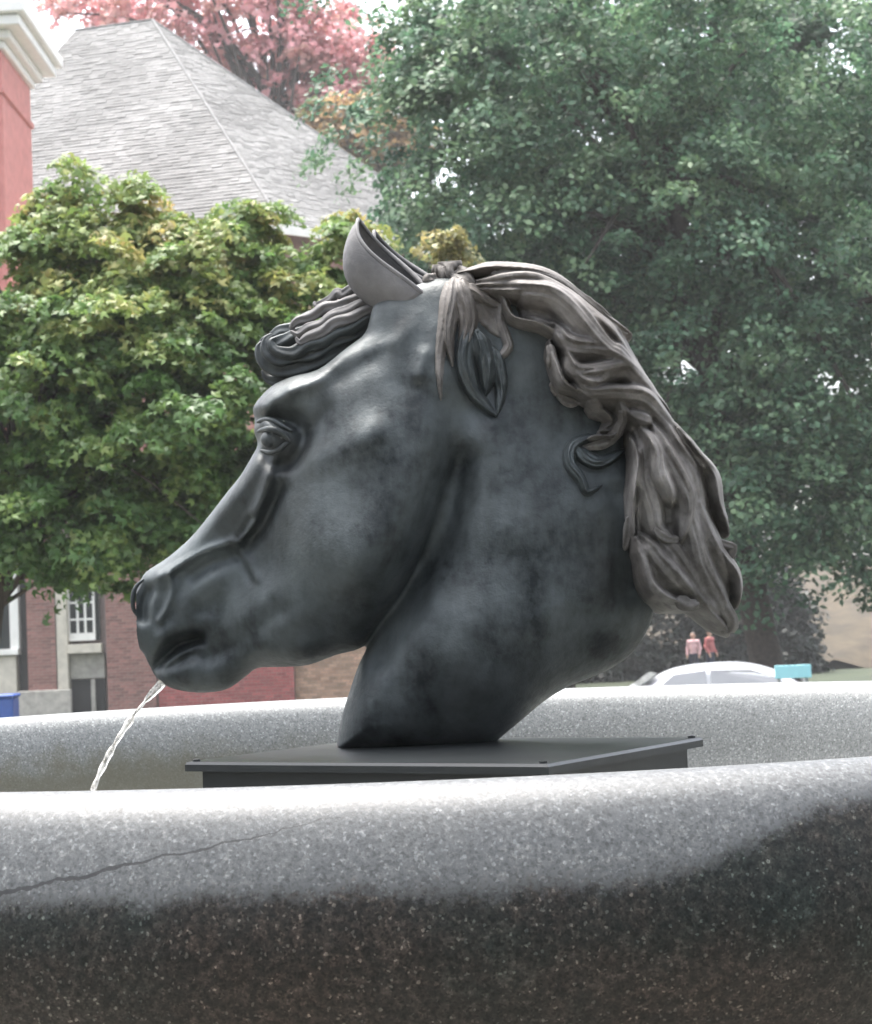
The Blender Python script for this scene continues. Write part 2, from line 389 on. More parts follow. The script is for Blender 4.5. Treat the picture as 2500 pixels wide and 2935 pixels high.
def surface_nets(F, org, h):
    nx, ny, nz = F.shape; S = F < 0
    c = S[:-1, :-1, :-1]; anyv = c.copy(); allv = c.copy()
    for dx in (0, 1):
        for dy in (0, 1):
            for dz in (0, 1):
                s = S[dx:nx-1+dx, dy:ny-1+dy, dz:nz-1+dz]; anyv |= s; allv &= s
    act = anyv & ~allv; I = np.argwhere(act)
    idx = np.full(act.shape, -1, np.int32); idx[act] = np.arange(len(I))
    acc = np.zeros((len(I), 3)); cnt = np.zeros(len(I))
    for ax in range(3):
        o = [a for a in range(3) if a != ax]
        for p in (0, 1):
            for q in (0, 1):
                A = I.copy(); A[:, o[0]] += p; A[:, o[1]] += q; B = A.copy(); B[:, ax] += 1
                fa = F[A[:, 0], A[:, 1], A[:, 2]]; fb = F[B[:, 0], B[:, 1], B[:, 2]]
                cr = (fa < 0) != (fb < 0); t = np.where(cr, fa/(fa-fb+1e-20), 0)
                pt = A.astype(float); pt[:, ax] += t
                acc += np.where(cr[:, None], pt, 0); cnt += cr
    V = acc/cnt[:, None]*h + np.array(org)
    Q = []
    for ax in range(3):
        o = [a for a in range(3) if a != ax]
        sl0 = [slice(None)]*3; sl1 = [slice(None)]*3; sl0[ax] = slice(0, -1); sl1[ax] = slice(1, None)
        s0 = S[tuple(sl0)]; s1 = S[tuple(sl1)]; E = np.argwhere(s0 != s1)
        E = E[(E[:, o[0]] > 0) & (E[:, o[1]] > 0) & (E[:, o[0]] < F.shape[o[0]]-1) & (E[:, o[1]] < F.shape[o[1]]-1)]
        ins = s0[E[:, 0], E[:, 1], E[:, 2]]
        q = []
        for p, r in ((0, 0), (1, 0), (1, 1), (0, 1)):
            C = E.copy(); C[:, o[0]] -= p; C[:, o[1]] -= r; q.append(idx[C[:, 0], C[:, 1], C[:, 2]])
        q = np.stack(q, -1); flip = ins if ax != 1 else ~ins
        q[~flip] = q[~flip][:, ::-1]
        Q.append(q)
    return V, np.concatenate(Q)
def inflate(d, w, c, T, r):        # outline distance d, depth w about c, half thickness T, rounding r
    a = np.maximum(r - d, 0)[:, :, None]; b = (w[None, None, :] - c[:, :, None]) * (r/np.maximum(T, 1e-3))[:, :, None]
    return (np.sqrt(a*a + b*b) - r[:, :, None]).astype(np.float32)

# ================================================================== SETTING
g = MB(); g.add([(-150, -40, 0), (150, -40, 0), (150, 220, 0), (-150, 220, 0)], [(0, 1, 2, 3)])
tag(g.build('ground', M['ground']), kind='structure')
g = MB(); g.add([(-9, -9, 0.004), (9, -9, 0.004), (9, 9, 0.004), (-9, 9, 0.004)], [(0, 1, 2, 3)])
tag(g.build('plaza_paving', M['paving']), kind='structure')
g = MB(); g.add([(-60, 22, 0.004), (60, 22, 0.004), (60, 29.5, 0.004), (-60, 29.5, 0.004)], [(0, 1, 2, 3)])
tag(g.build('road', M['asphalt']), kind='structure')
g = MB(); g.box(-60, 60, 29.5, 29.65, 0, 0.13, 0.02)
tag(g.build('kerb', M['stone']), kind='structure')

# ------------------------------------------------------------------ fountain basin
ZR = 1.812
prof = [(0.02, -.46), (0.6, -.45), (0.85, -.42), (1.0, -.36), (1.09, -.25), (1.118, -.16), (1.132, -.09), (1.143, -.048), (1.156, -.020), (1.175, -.005), (1.20, 0.0), (1.222, -.005),
        (1.242, -.020), (1.258, -.046), (1.272, -.082), (1.281, -.12), (1.282, -.155), (1.272, -.195), (1.24, -.245), (1.15, -.33), (0.9, -.46), (0.6, -.57), (0.42, -.62)]
prof = catmull(prof, 6)
foot = [(0.40, -.66), (0.36, -.74), (0.33, -.9), (0.33, -1.3), (0.38, -1.48), (0.5, -1.56), (0.5, -1.68), (0.62, -1.70), (0.62, -1.806), (0.02, -1.806)]
basin = empty('fountain_basin', (0, 0, ZR))
tag(basin, 'big round granite fountain basin with thick rounded pale lip, cracked and stained in front', 'fountain basin')
V, F = lathe(prof, 360); V[:, :] += (0, 0, ZR)
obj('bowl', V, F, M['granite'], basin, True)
V, F = lathe(foot, 64); V[:, :] += (0, 0, ZR)
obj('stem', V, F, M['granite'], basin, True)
# water in the bowl
a = np.arange(96)*2*math.pi/96
V = np.stack([1.04*np.cos(a), 1.04*np.sin(a), np.full(96, ZR-.265)], -1)
tag(obj('water', V, [tuple(range(96))], M['water']), kind='structure')

# ------------------------------------------------------------------ plinth of the statue
ZP = 1.95 - 0.184
cl_, cf_, cr_ = atz(530, 2184, ZP), atz(1572, 2190, ZP), atz(2015, 2113, ZP)
cb_ = cl_ + cr_ - cf_
cc = (cl_ + cr_) / 2
plinth = empty('statue_plinth', (cc[0], cc[1], ZP - .33))
tag(plinth, 'low dark bronze plinth with overhanging top plate under the horse head', 'plinth')
def quad_slab(sc_, z0, z1, bev):
    q = [cc + (p - cc)*sc_ for p in (cl_, cf_, cr_, cb_)]
    lv = [(z0, 1.0), (z1-bev, 1.0), (z1, 1.0-bev*2.5)]
    V = []; 
    for z, s in lv:
        for p in q: pp = cc + (p-cc)*s; V.append((pp[0], pp[1], z))
    F = [(3, 2, 1, 0), (8, 9, 10, 11)]
    for k in range(2):
        for j in range(4): F.append((k*4+j, k*4+(j+1) % 4, k*4+4+(j+1) % 4, k*4+4+j))
    return V, F
V, F = quad_slab(1.0, ZP-.014, ZP, .004); obj('top_plate', V, F, M['plate'], plinth)
V, F = quad_slab(0.935, ZP-.33, ZP-.0142, .001); obj('body', V, F, M['plate'], plinth)
q = [cc + (p - cc)*0.955 for p in (cl_, cf_, cr_, cb_)]
for p in q:
    mb = MB(); mb.tube([(p[0], p[1], ZP-.002), (p[0], p[1], ZP+.003), (p[0], p[1], ZP+.004)], [.006, .006, .003], 10)
    mb.build('corner_bolt', M['plate'], plinth)


# ------------------------------------------------------------------ horse head
YH = 0.15
def hp(x, y, dw=0.0):              # photo pixel -> (u, v) in the statue's plane at depth YH+dw
    p = at(x, y, YH + dw); return np.array([p[0], p[2]])
def f2(pts, dw=0.0):               # points measured on the 1765 px view
    return [hp(x*1.4164, y*1.4164, dw) for x, y in pts]
h = 0.003
U0, U1, V0, V1, W0, W1 = -0.50, 0.42, 1.745, 2.60, -0.10, 0.44
us = np.arange(U0, U1, h); vs_ = np.arange(V0, V1, h); ws = np.arange(W0, W1, h).astype(np.float32)
UU, VV = np.meshgrid(us, vs_, indexing='ij'); UU = UU.astype(np.float32); VV = VV.astype(np.float32)
def depth_head(x):                 # centre plane of the head recedes towards the muzzle
    return float(np.interp(x, [260, 520, 800, 950], [0.13, 0.07, 0.0, -0.01]))
head_f = [(935, 578), (860, 612), (790, 640), (753, 672), (700, 712), (648, 752), (600, 766), (560, 784), (532, 810), (517, 834),
          (520, 856), (519, 880), (525, 905), (514, 928), (491, 966), (464, 998), (425, 1045), (388, 1088), (343, 1127), (298, 1157),
          (283, 1180), (269, 1202), (259, 1230), (259, 1268), (272, 1300), (291, 1322), (302, 1346), (314, 1368), (345, 1392), (400, 1402),
          (455, 1396), (492, 1372), (520, 1352), (560, 1350), (622, 1346), (678, 1326), (728, 1312), (762, 1282), (808, 1218),
          (852, 1140), (888, 1062), (914, 992), (930, 930), (940, 850), (945, 760), (950, 660)]
HO = catmull([hp(x*1.4164, y*1.4164, depth_head(x)) for x, y in head_f], 4, True)
neck_f = [(930, 578), (1000, 570), (1080, 590), (1160, 660), (1230, 760), (1285, 880), (1310, 1000), (1320, 1120), (1328, 1200), (1322, 1258),
          (1288, 1318), (1240, 1354), (1190, 1376), (1150, 1392), (1102, 1421), (1035, 1477), (985, 1512), (900, 1522), (780, 1524), (690, 1520),
          (683, 1492), (691, 1450), (706, 1400), (725, 1345), (742, 1310), (770, 1240), (790, 1150), (800, 1050), (800, 950), (800, 850), (830, 740), (880, 640)]
NO = catmull(f2(neck_f), 4, True)
def fld(pts, sig=0.06):
    return shepard(UU, VV, [(hp(x*1.4164, y*1.4164, 0), val) for x, y, val in pts], sig)
dH = poly_sd(UU, VV, HO); dN = poly_sd(UU, VV, NO)
TH = fld([(300, 1240, .060), (380, 1190, .062), (330, 1340, .050), (430, 1380, .055), (480, 1120, .080), (560, 1230, .090), (560, 1000, .105), (540, 880, .115),
          (620, 820, .122), (740, 740, .116), (760, 840, .128), (850, 660, .085), (900, 620, .075), (700, 950, .135), (800, 900, .130), (750, 1100, .140), (680, 1200, .125), (860, 1000, .120), (900, 760, .100), (620, 1320, .100)])
rH = fld([(400, 1090, .028), (500, 1000, .030), (330, 1140, .028), (300, 1240, .060), (330, 1340, .045), (450, 1390, .055), (620, 1330, .075), (760, 1260, .085), (850, 1120, .075),
          (520, 860, .034), (560, 790, .045), (680, 730, .040), (800, 640, .055), (900, 600, .06), (930, 800, .07), (560, 1100, .05), (700, 1000, .09)], 0.05)
cH = fld([(270, 1240, .13), (320, 1350, .125), (400, 1100, .10), (450, 1380, .09), (520, 950, .065), (540, 840, .05), (640, 1300, .04), (700, 1000, .0), (800, 800, -.005), (900, 620, .0), (850, 1100, -.012), (620, 750, .03)], 0.07)
TN = fld([(700, 1480, .075), (820, 1490, .09), (950, 1480, .085), (760, 1350, .095), (900, 1300, .145), (1030, 1300, .158), (1050, 1380, .145), (1000, 1150, .140), (900, 1100, .095), (1150, 1200, .135), (1280, 1250, .105),
          (1200, 1050, .115), (1000, 950, .105), (860, 900, .09), (950, 750, .078), (1100, 800, .086), (1000, 620, .06), (1230, 900, .085), (1200, 1360, .10)], 0.06)
rN = fld([(700, 1450, .05), (740, 1330, .05), (980, 1500, .055), (1120, 1410, .17), (1260, 1360, .18), (1345, 1270, .12), (1040, 1480, .12), (1330, 1180, .07), (1290, 950, .06), (1050, 580, .05), (950, 1100, .09), (900, 1300, .10)], 0.06)
cN = fld([(800, 1500, .03), (1000, 1300, .03), (1000, 900, .015), (950, 620, .0), (1280, 1250, .04), (1250, 900, .02)], 0.08)
# relief drawn as strokes: (points on the 1765 px view, width m, height m)
def near_map(d, c, T, r): return c - T*np.sqrt(np.clip(1 - (1 - np.clip(d, 0, r)/r)**2, 0, 1))
ND = near_map(dH, cH, TH, rH)
def to_surface(x, y, nd, uu, vv, hh):
    d_ = -.06
    for _ in range(4):
        u, v = hp(x, y, d_); i = min(max(int(round((u-uu[0])/hh)), 0), nd.shape[0]-1); j = min(max(int(round((v-vv[0])/hh)), 0), nd.shape[1]-1); d_ = float(nd[i, j])
    return np.array([u, v])
def stroke(pts, wd, amp, dw=0.0):
    P = catmull([to_surface(x*1.4164, y*1.4164, ND, us, vs_, h) for x, y in pts], 5); return (amp*np.exp(-(line_d(UU, VV, P)/wd)**2)).astype(np.float32)
RH = sum([
    stroke([(760, 905), (790, 985), (770, 1070), (715, 1140)], .055, .016),             # cheek disc
    stroke([(585, 800), (560, 812), (538, 836)], .014, .008, .05),                       # brow
    stroke([(536, 915), (552, 938), (590, 932), (614, 892), (604, 852), (560, 838)], .013, -.018, .05),   # orbit
    stroke([(522, 848), (545, 842), (575, 850), (598, 862)], .0065, -.011, .05), stroke([(548, 870), (552, 895)], .014, .012, .05),                                   # eyeball swell
    stroke([(610, 880), (640, 860), (660, 830)], .012, -.006, .04),
    stroke([(752, 660), (700, 712), (640, 768), (590, 790)], .012, .010, .02),           # forehead ridge
    stroke([(690, 760), (740, 730), (780, 720)], .02, -.010, .01),                       # temple hollow
    stroke([(552, 935), (534, 1000), (508, 1055), (478, 1096), (425, 1116), (378, 1140), (325, 1166)], .010, .013, .07), stroke([(566, 990), (532, 1070), (492, 1112), (440, 1134), (392, 1160)], .014, -.011, .07),        # nasal edge
    stroke([(560, 1000), (530, 1060), (505, 1085)], .009, -.009, .07),
    stroke([(508, 1050), (484, 1088)], .006, -.010, .08),
    stroke([(520, 1055), (500, 1080), (490, 1090)], .004, .009, .08),
    stroke([(470, 1108), (425, 1120), (385, 1142), (355, 1165)], .0055, -.007, .10),     # crease above the muzzle
    stroke([(470, 1108), (490, 1140), (510, 1175)], .008, -.006, .09),
    stroke([(480, 1104), (503, 1140), (518, 1172)], .008, .006, .09),
    stroke([(430, 1175), (400, 1200), (375, 1225)], .022, .012, .11),                    # muzzle pad
    stroke([(300, 1195), (290, 1220), (288, 1250)], .010, -.020, .12),                   # nostril
    stroke([(345, 1165), (350, 1195), (340, 1230), (325, 1255)], .006, .008, .12),
        stroke([(328, 1290), (370, 1262), (420, 1258)], .016, .007, .12),                    # upper lip
    stroke([(296, 1366), (322, 1336), (356, 1306), (400, 1292)], .011, -.040, .12), stroke([(310, 1372), (345, 1345), (385, 1325)], .012, -.012, .12),     # mouth
    stroke([(335, 1342), (370, 1322), (402, 1303)], .006, .008, .12),
    stroke([(420, 1330), (500, 1290), (560, 1240)], .02, -.012, .08),
    stroke([(560, 1290), (650, 1270), (720, 1225)], .022, -.008, .03),
    stroke([(930, 935), (905, 1020), (870, 1100), (815, 1195), (760, 1275)], .016, -.008),
    stroke([(640, 930), (700, 900), (760, 870)], .025, .008),
    stroke([(840, 640), (800, 700), (790, 720)], .018, .008), stroke([(860, 720), (850, 760)], .012, .010)])
ND = near_map(dN, cN, TN, rN)
RN = sum([
    stroke([(930, 940), (910, 1040), (870, 1130), (815, 1220), (760, 1320)], .028, -.026),
    stroke([(980, 900), (1000, 1050), (980, 1200), (900, 1350), (800, 1430)], .05, .014),
    stroke([(1250, 1000), (1260, 1120), (1270, 1200)], .02, -.012),
    stroke([(1000, 640), (1010, 760), (1040, 860)], .03, -.006)])
rng2 = np.random.RandomState(4)
for q_ in range(60):               # hand-modelled unevenness
    x, y = rng2.uniform(300, 1300), rng2.uniform(700, 1480)
    u, v = hp(x*1.4164, y*1.4164); b_ = (rng2.uniform(-.0035, .0035)*np.exp(-((UU-u)**2 + (VV-v)**2)/(2*rng2.uniform(.01, .03)**2))).astype(np.float32)
    RH = RH + b_; RN = RN + b_
FH = inflate(dH, ws, cH + YH, np.maximum(TH + RH, .01), rH)
FN = inflate(dN, ws, cN + YH, np.maximum(TN + RN, .01), rN)
kk = np.clip((VV - hp(900*1.4164, 960*1.4164)[1]) / 0.15, 0, 1)
kk = (0.010 + 0.050*kk).astype(np.float32)[:, :, None]
FB = smin(FH, FN, kk)
del FH, FN
def cap3(a, b, ra, rb):
    a = np.array(a, np.float32); b = np.array(b, np.float32); e = b - a; L = e @ e; X_ = UU[:, :, None]; Z_ = VV[:, :, None]; Y_ = ws[None, None, :]
    t = np.clip(((X_-a[0])*e[0] + (Y_-a[1])*e[1] + (Z_-a[2])*e[2])/L, 0, 1)
    return np.sqrt((X_-a[0]-t*e[0])**2 + (Y_-a[1]-t*e[1])**2 + (Z_-a[2]-t*e[2])**2) - (ra + (rb-ra)*t)
for yo in (-.045, .075):
    a_ = at(1135, 905, YH+yo); b_ = at(1245, 860, YH+yo); FB = smin(FB, cap3((a_[0], a_[1], a_[2]), (b_[0], b_[1], b_[2]), .038, .030), .035)
FB = np.maximum(FB, (ZP - 0.003 - VV).astype(np.float32)[:, :, None])
V, Q = surface_nets(FB, (U0, V0, W0), h)
# near-side depth of head and neck for laying details on it
def surf_w(u, v):
    i = int(round((u-U0)/h)); j = int(round((v-V0)/h)); col = FB[min(max(i, 0), FB.shape[0]-1), min(max(j, 0), FB.shape[1]-1)]
    k = np.argmax(col < 0)
    return ws[k] if col[k] < 0 else None
V = V[:, [0, 2, 1]]
statue = empty('horse_head_statue', (0, YH, ZP))
tag(statue, 'dark bronze horse head fountain statue spouting water from its mouth', 'statue')
head = obj('head', V, Q, M['bronze'], statue, True)

# eye: ball and lids
def lay(x, y, off=0.0, dw=0.0):    # pixel -> point on the near surface, raised by off towards the viewer
    d_ = dw - .08
    for _ in range(4):
        u, v = hp(x, y, d_); wv = surf_w(u, v)
        if wv is None: wv = YH + dw
        d_ = wv - YH
    return np.array([u, wv - off, v])
def ball(name, c, r, mat, parent, sx=(1, 1, 1)):
    V, F = lathe([(r*max(math.sin(t), 1e-3), -r*math.cos(t)) for t in np.linspace(0, math.pi, 15)], 22)
    return obj(name, V*np.array(sx) + c, F, mat, parent, True)
ec = lay(545*1.4164, 888*1.4164, -0.007, .05)
eye = ball('eye', ec, .0150, M['bronze'], head, (0.95, 1, 0.95))
def lid(pts, r, off, mat='bronze'):
    P = catmull([lay(x*1.4164, y*1.4164, off, .05) for x, y in pts], 6)
    P[:, 1] = np.convolve(np.pad(P[:, 1], 4, 'edge'), np.ones(9)/9, 'valid')
    t = np.linspace(0, 1, len(P)); mb = MB(); mb.tube(P, r*(0.3 + 0.7*np.sin(math.pi*t)**0.6), 10); mb.build('eyelid', M[mat], head, True)
lid([(521, 856), (538, 849), (556, 853), (575, 864), (594, 874)], .0048, .005)
lid([(523, 876), (540, 868), (558, 871), (574, 880), (588, 894)], .0050, .009)
lid([(528, 912), (546, 916), (564, 911), (578, 900), (590, 892)], .0050, .005)
# nostril rim on the silhouette
P = catmull([lay(x*1.4164, y*1.4164, .001, .13) for x, y in [(292, 1172), (279, 1187), (270, 1206), (270, 1232), (282, 1250)]], 5)
P[:, 1] = np.linspace(P[0, 1], P[-1, 1], len(P))
mb = MB(); mb.tube(P, .0042*(0.4+0.6*np.sin(np.linspace(0, math.pi, len(P)))), 8); mb.build('nostril_rim', M['bronze'], head, True)

# ------------------------------------------------------------------ hair: ribbed locks swept along flow lines
def lock(P, width, thick, ribs=5, seed=0, twist=0.0, nrm=None):
    """P: points; width per point (half), thick per point (half). Cross-section a flattened, ribbed oval."""
    rg = random.Random(seed); P = np.array(P, float); m = len(P)
    T = np.gradient(P, axis=0); T /= np.linalg.norm(T, axis=1)[:, None] + 1e-9
    n = 26; V = []; F = []; ph = rg.uniform(0, 6)
    for i in range(m):
        N = np.array([0, -1.0, 0]) if nrm is None else nrm[i]
        S = np.cross(T[i], N); S /= np.linalg.norm(S) + 1e-9; N = np.cross(S, T[i])
        tw = twist*i/m; S2 = S*math.cos(tw) + N*math.sin(tw); N2 = -S*math.sin(tw) + N*math.cos(tw)
        for k in range(n):
            t = 2*math.pi*k/n
            rr = 1 + 0.28*math.cos(ribs*2*t*0.5 + ph + 0.9*math.sin(i*0.25 + ph)) * (0.4 + 0.6*abs(math.sin(t)))
            V.append(P[i] + S2*width[i]*math.cos(t) + N2*thick[i]*math.sin(t)*rr)
    for i in range(m-1):
        for k in range(n): F.append((i*n+k, i*n+(k+1) % n, (i+1)*n+(k+1) % n, (i+1)*n+k))
    F += [tuple(range(n-1, -1, -1)), tuple(range((m-1)*n, m*n))]
    return V, F

# body of the mane: inflated mass lying over crest and near side of the neck
mane_f = [(932, 576), (965, 566), (1000, 553), (1050, 548), (1100, 556), (1160, 590), (1215, 632), (1255, 668), (1280, 712), (1320, 778), (1352, 836), (1392, 896),
          (1426, 950), (1440, 1030), (1466, 1100), (1480, 1180), (1478, 1262), (1452, 1262), (1400, 1245), (1340, 1215), (1294, 1180), (1270, 1105), (1262, 1010), (1258, 905),
          (1226, 872), (1162, 828), (1126, 760), (1105, 690), (1050, 664), (1028, 620), (975, 604)]
MO = catmull(f2(mane_f), 4, True)
dM = poly_sd(UU, VV, MO)
h2 = 0.0021
u2 = np.arange(-0.13, 0.53, h2); v2 = np.arange(1.83, 2.57, h2); w2 = np.arange(-0.06, 0.36, h2).astype(np.float32)
U2, V2 = [q_.astype(np.float32) for q_ in np.meshgrid(u2, v2, indexing='ij')]
def fld2(pts, sig): return shepard(U2, V2, [(hp(x*1.4164, y*1.4164, 0), val) for x, y, val in pts], sig)
dM = poly_sd(U2, V2, MO)
TM = fld2([(950, 590, .045), (1000, 590, .07), (1060, 620, .092), (1140, 680, .106), (1160, 800, .118), (1250, 800, .105), (1200, 860, .118), (1330, 900, .10), (1300, 1000, .122), (1380, 1050, .095), (1330, 1150, .12), (1440, 1200, .07)], 0.05)
rM = fld2([(1000, 580, .035), (1150, 620, .045), (1050, 650, .016), (1115, 720, .014), (1130, 760, .016), (1300, 800, .05), (1260, 1000, .018), (1420, 1000, .045), (1340, 1190, .02), (1450, 1200, .03)], 0.04)
cM = fld2([(1000, 580, .0), (1150, 700, .012), (1300, 900, .02), (1350, 1150, .03), (1450, 1250, .04)], 0.08)
NM = near_map(dM, cM, TM, rM)
c2 = lambda pts: [(1000 + x/1.4708, 600 + y/1.4708) for x, y in pts]
def line_info(U, V, P):
    best = np.full(U.shape, 1e9, np.float32); tt_ = np.zeros(U.shape, np.float32); sg = np.zeros(U.shape, np.float32); n = len(P)-1
    for i in range(n):
        a, b = P[i], P[i+1]; e = b - a; L = e @ e + 1e-12
        t = np.clip(((U-a[0])*e[0] + (V-a[1])*e[1])/L, 0, 1); dx = U-a[0]-t*e[0]; dy = V-a[1]-t*e[1]; d2 = dx*dx + dy*dy
        m = d2 < best; best[m] = d2[m]; tt_[m] = (i + t[m])/n; sg[m] = np.sign(e[0]*dy - e[1]*dx)[m]
    return np.sqrt(best), tt_, sg
RELIEF = [  # flow line, half width m, height m, skew of the crest, raise
    ([(430, 300), (560, 285), (700, 262), (860, 296), (1000, 385), (1110, 478), (1180, 545)], .017, .016, .5, .000),
    ([(470, 345), (620, 318), (780, 318), (900, 362), (1030, 470), (1140, 575), (1230, 680)], .016, .018, .6, .002),
    ([(520, 365), (660, 378), (800, 366), (890, 400), (990, 500), (1090, 590), (1200, 690), (1310, 815)], .018, .022, .3, .005),
    ([(560, 395), (650, 410), (672, 452), (700, 498), (780, 528), (850, 552), (866, 600), (852, 650)], .011, .022, -.5, .002),
    ([(690, 440), (780, 460), (900, 505), (1000, 590)], .013, .008, 0, -.004),
    ([(760, 500), (880, 530), (980, 585), (1090, 640)], .012, .015, .4, .0),
    ([(840, 540), (940, 590), (1060, 620), (1150, 650), (1250, 745), (1350, 870)], .019, .022, .5, .003),
    ([(838, 580), (846, 680), (880, 770), (925, 812), (1000, 800)], .013, .020, -.4, .002),
    ([(900, 620), (950, 690), (1050, 700), (1170, 690), (1280, 770)], .017, .022, .6, .004),
    ([(960, 660), (985, 735), (1050, 745), (1110, 705)], .010, .020, .3, .006),
    ([(930, 740), (1010, 800), (1130, 790), (1240, 800), (1340, 880), (1440, 1010), (1510, 1110)], .016, .020, .5, .004),
    ([(1000, 830), (1060, 860), (1080, 920), (1040, 980)], .022, .012, .2, .0),
    ([(1130, 830), (1150, 880), (1128, 940), (1080, 985), (1020, 1002), (962, 1012)], .011, .024, -.3, .004),
    ([(1140, 850), (1230, 840), (1320, 900), (1400, 1010), (1470, 1110)], .015, .016, .5, .0),
    ([(1150, 880), (1235, 900), (1250, 930)], .012, .020, .2, .004),
    ([(1180, 890), (1178, 980), (1168, 1080), (1180, 1180), (1190, 1280), (1176, 1370), (1162, 1445)], .013, .022, -.4, .004),
    ([(1215, 920), (1230, 1040), (1240, 1140), (1260, 1260), (1290, 1350), (1370, 1402)], .019, .016, .3, .002),
    ([(1235, 930), (1280, 1030), (1315, 1110), (1340, 1180), (1352, 1250)], .013, .026, -.3, .006),
    ([(1270, 930), (1340, 1060), (1385, 1180), (1402, 1290), (1392, 1395)], .015, .020, .4, .002),
    ([(1310, 920), (1390, 1060), (1450, 1200), (1480, 1340), (1520, 1470)], .020, .012, .3, -.002),
    ([(1360, 900), (1440, 1020), (1510, 1140), (1550, 1260), (1590, 1380)], .018, .014, .4, -.002),
    ([(1400, 1180), (1420, 1330), (1470, 1480), (1540, 1610), (1610, 1730)], .018, .016, .3, .0),
    ([(1480, 1250), (1530, 1380), (1580, 1470), (1612, 1560), (1622, 1680)], .016, .016, .4, .0),
    ([(1170, 1390), (1210, 1490), (1280, 1590), (1370, 1655), (1470, 1668)], .020, .018, -.3, .002),
    ([(1220, 1380), (1300, 1480), (1390, 1580), (1450, 1640)], .016, .018, .4, .004),
    ([(1290, 1370), (1370, 1480), (1450, 1590), (1520, 1700), (1590, 1790)], .020, .014, .3, .0),
    ([(1190, 1450), (1215, 1550), (1270, 1640), (1340, 1690)], .013, .014, -.3, -.002)]
RM = np.full(U2.shape, -.013, np.float32); rs3 = np.random.RandomState(6)
for pts, wd, hg, sk, ra in RELIEF:
    wd *= 1.45
    pts = [(x + rs3.uniform(-9, 9), y + rs3.uniform(-9, 9)) for x, y in pts]
    P = catmull([to_surface(x, y, NM, u2, v2, h2) for x, y in c2(pts)], 6)
    T_ = np.gradient(P, axis=0); T_ /= np.linalg.norm(T_, axis=1)[:, None] + 1e-9; L_ = np.cumsum(np.linalg.norm(np.diff(P, axis=0, prepend=P[:1]), axis=1))
    P = P + np.stack([-T_[:, 1], T_[:, 0]], -1)*(.0030*np.sin(L_*36 + rs3.uniform(0, 6))*np.clip(L_/.04, 0, 1))[:, None]
    lo = P.min(0) - wd*1.6; hi = P.max(0) + wd*1.6
    i0, i1 = np.searchsorted(u2, [lo[0], hi[0]]); j0, j1 = np.searchsorted(v2, [lo[1], hi[1]])
    us_ = U2[i0:i1, j0:j1]; vsn = V2[i0:i1, j0:j1]; dd_, t_, sg = line_info(us_, vsn, P)
    tap = np.interp(t_, [0, .18, .55, .85, 1], [.45, .95, 1, .7, .22]); ww = wd*tap
    x_ = np.clip(dd_*sg/ww, -1.3, 1.3); x2 = x_ - sk*(1 - np.clip(np.abs(x_), 0, 1))*.8
    ph = rs3.uniform(0, 6); body = np.clip(1 - np.abs(x2)**2.2, 0, 1)**.75*np.clip((1.02-np.abs(x_))*5, 0, 1)
    rip = 1 + .055*np.cos(x_*21 + 1.5*np.sin(t_*7 + ph)) + .09*np.cos(x_*8.0 + 2.2*np.sin(t_*5 + ph) + ph)*np.clip(1.1-np.abs(x_), 0, 1)
    sh_ = ra - .013 + (hg*np.sqrt(tap) + .004)*body*rip
    RM[i0:i1, j0:j1] = np.maximum(RM[i0:i1, j0:j1], sh_)
    dM[i0:i1, j0:j1] = np.maximum(dM[i0:i1, j0:j1], np.where(t_ > .02, (ww*.8 - dd_), -1))
for _ in range(1):
    RM = (RM + np.roll(RM, 1, 0) + np.roll(RM, -1, 0) + np.roll(RM, 1, 1) + np.roll(RM, -1, 1))/5
FM = inflate(dM, w2, cM + YH, np.maximum(TM + .016 + RM*2.2, .01), rM)
V, Q = surface_nets(FM, (u2[0], v2[0], w2[0]), h2)
mane = obj('mane', V[:, [0, 2, 1]], Q, M['mane'], statue, True)
FBh = FB
def surf_m(u, v):
    i = int(round((u-u2[0])/h2)); j = int(round((v-v2[0])/h2))
    if 0 <= i < len(u2) and 0 <= j < len(v2):
        col = FM[i, j]; k = np.argmax(col < 0)
        if col[k] < 0: return w2[k]
    return None
surf_h = surf_w
def surf_w(u, v):
    q_ = [z for z in (surf_h(u, v), surf_m(u, v)) if z is not None]
    return min(q_) if q_ else None
c2 = lambda pts: [(1000 + x/1.4708, 600 + y/1.4708) for x, y in pts]
def make_lock(name, pts, w0, parent, mat, raised=0.006, thick=0.55, ribs=5, seed=0, tip=0.25, base=0.55, dw=0.0, smooth_w=9, k0=0.0):
    P2 = catmull(pts, 8)
    P = np.array([lay(x, y, raised, dw) for x, y in P2])
    k = smooth_w; P[:, 1] = np.convolve(np.pad(P[:, 1], k, 'edge'), np.ones(2*k+1)/(2*k+1), 'valid')
    t = np.linspace(0, 1, len(P))
    prof_ = np.where(t < .35, base + (1-base)*np.sin(t/.35*math.pi/2), np.where(t > .6, tip + (1-tip)*np.cos((t-.6)/.4*math.pi/2)**.8, 1.0))
    wd = w0*prof_*(1 + 0.12*np.sin(t*9 + seed))
    wd[-1] *= .4; wd[-2] *= .8; wd[0] *= .5
    V, F = lock(P, wd, wd*thick, ribs, seed)
    return obj(name, V, F, mat, parent, True)
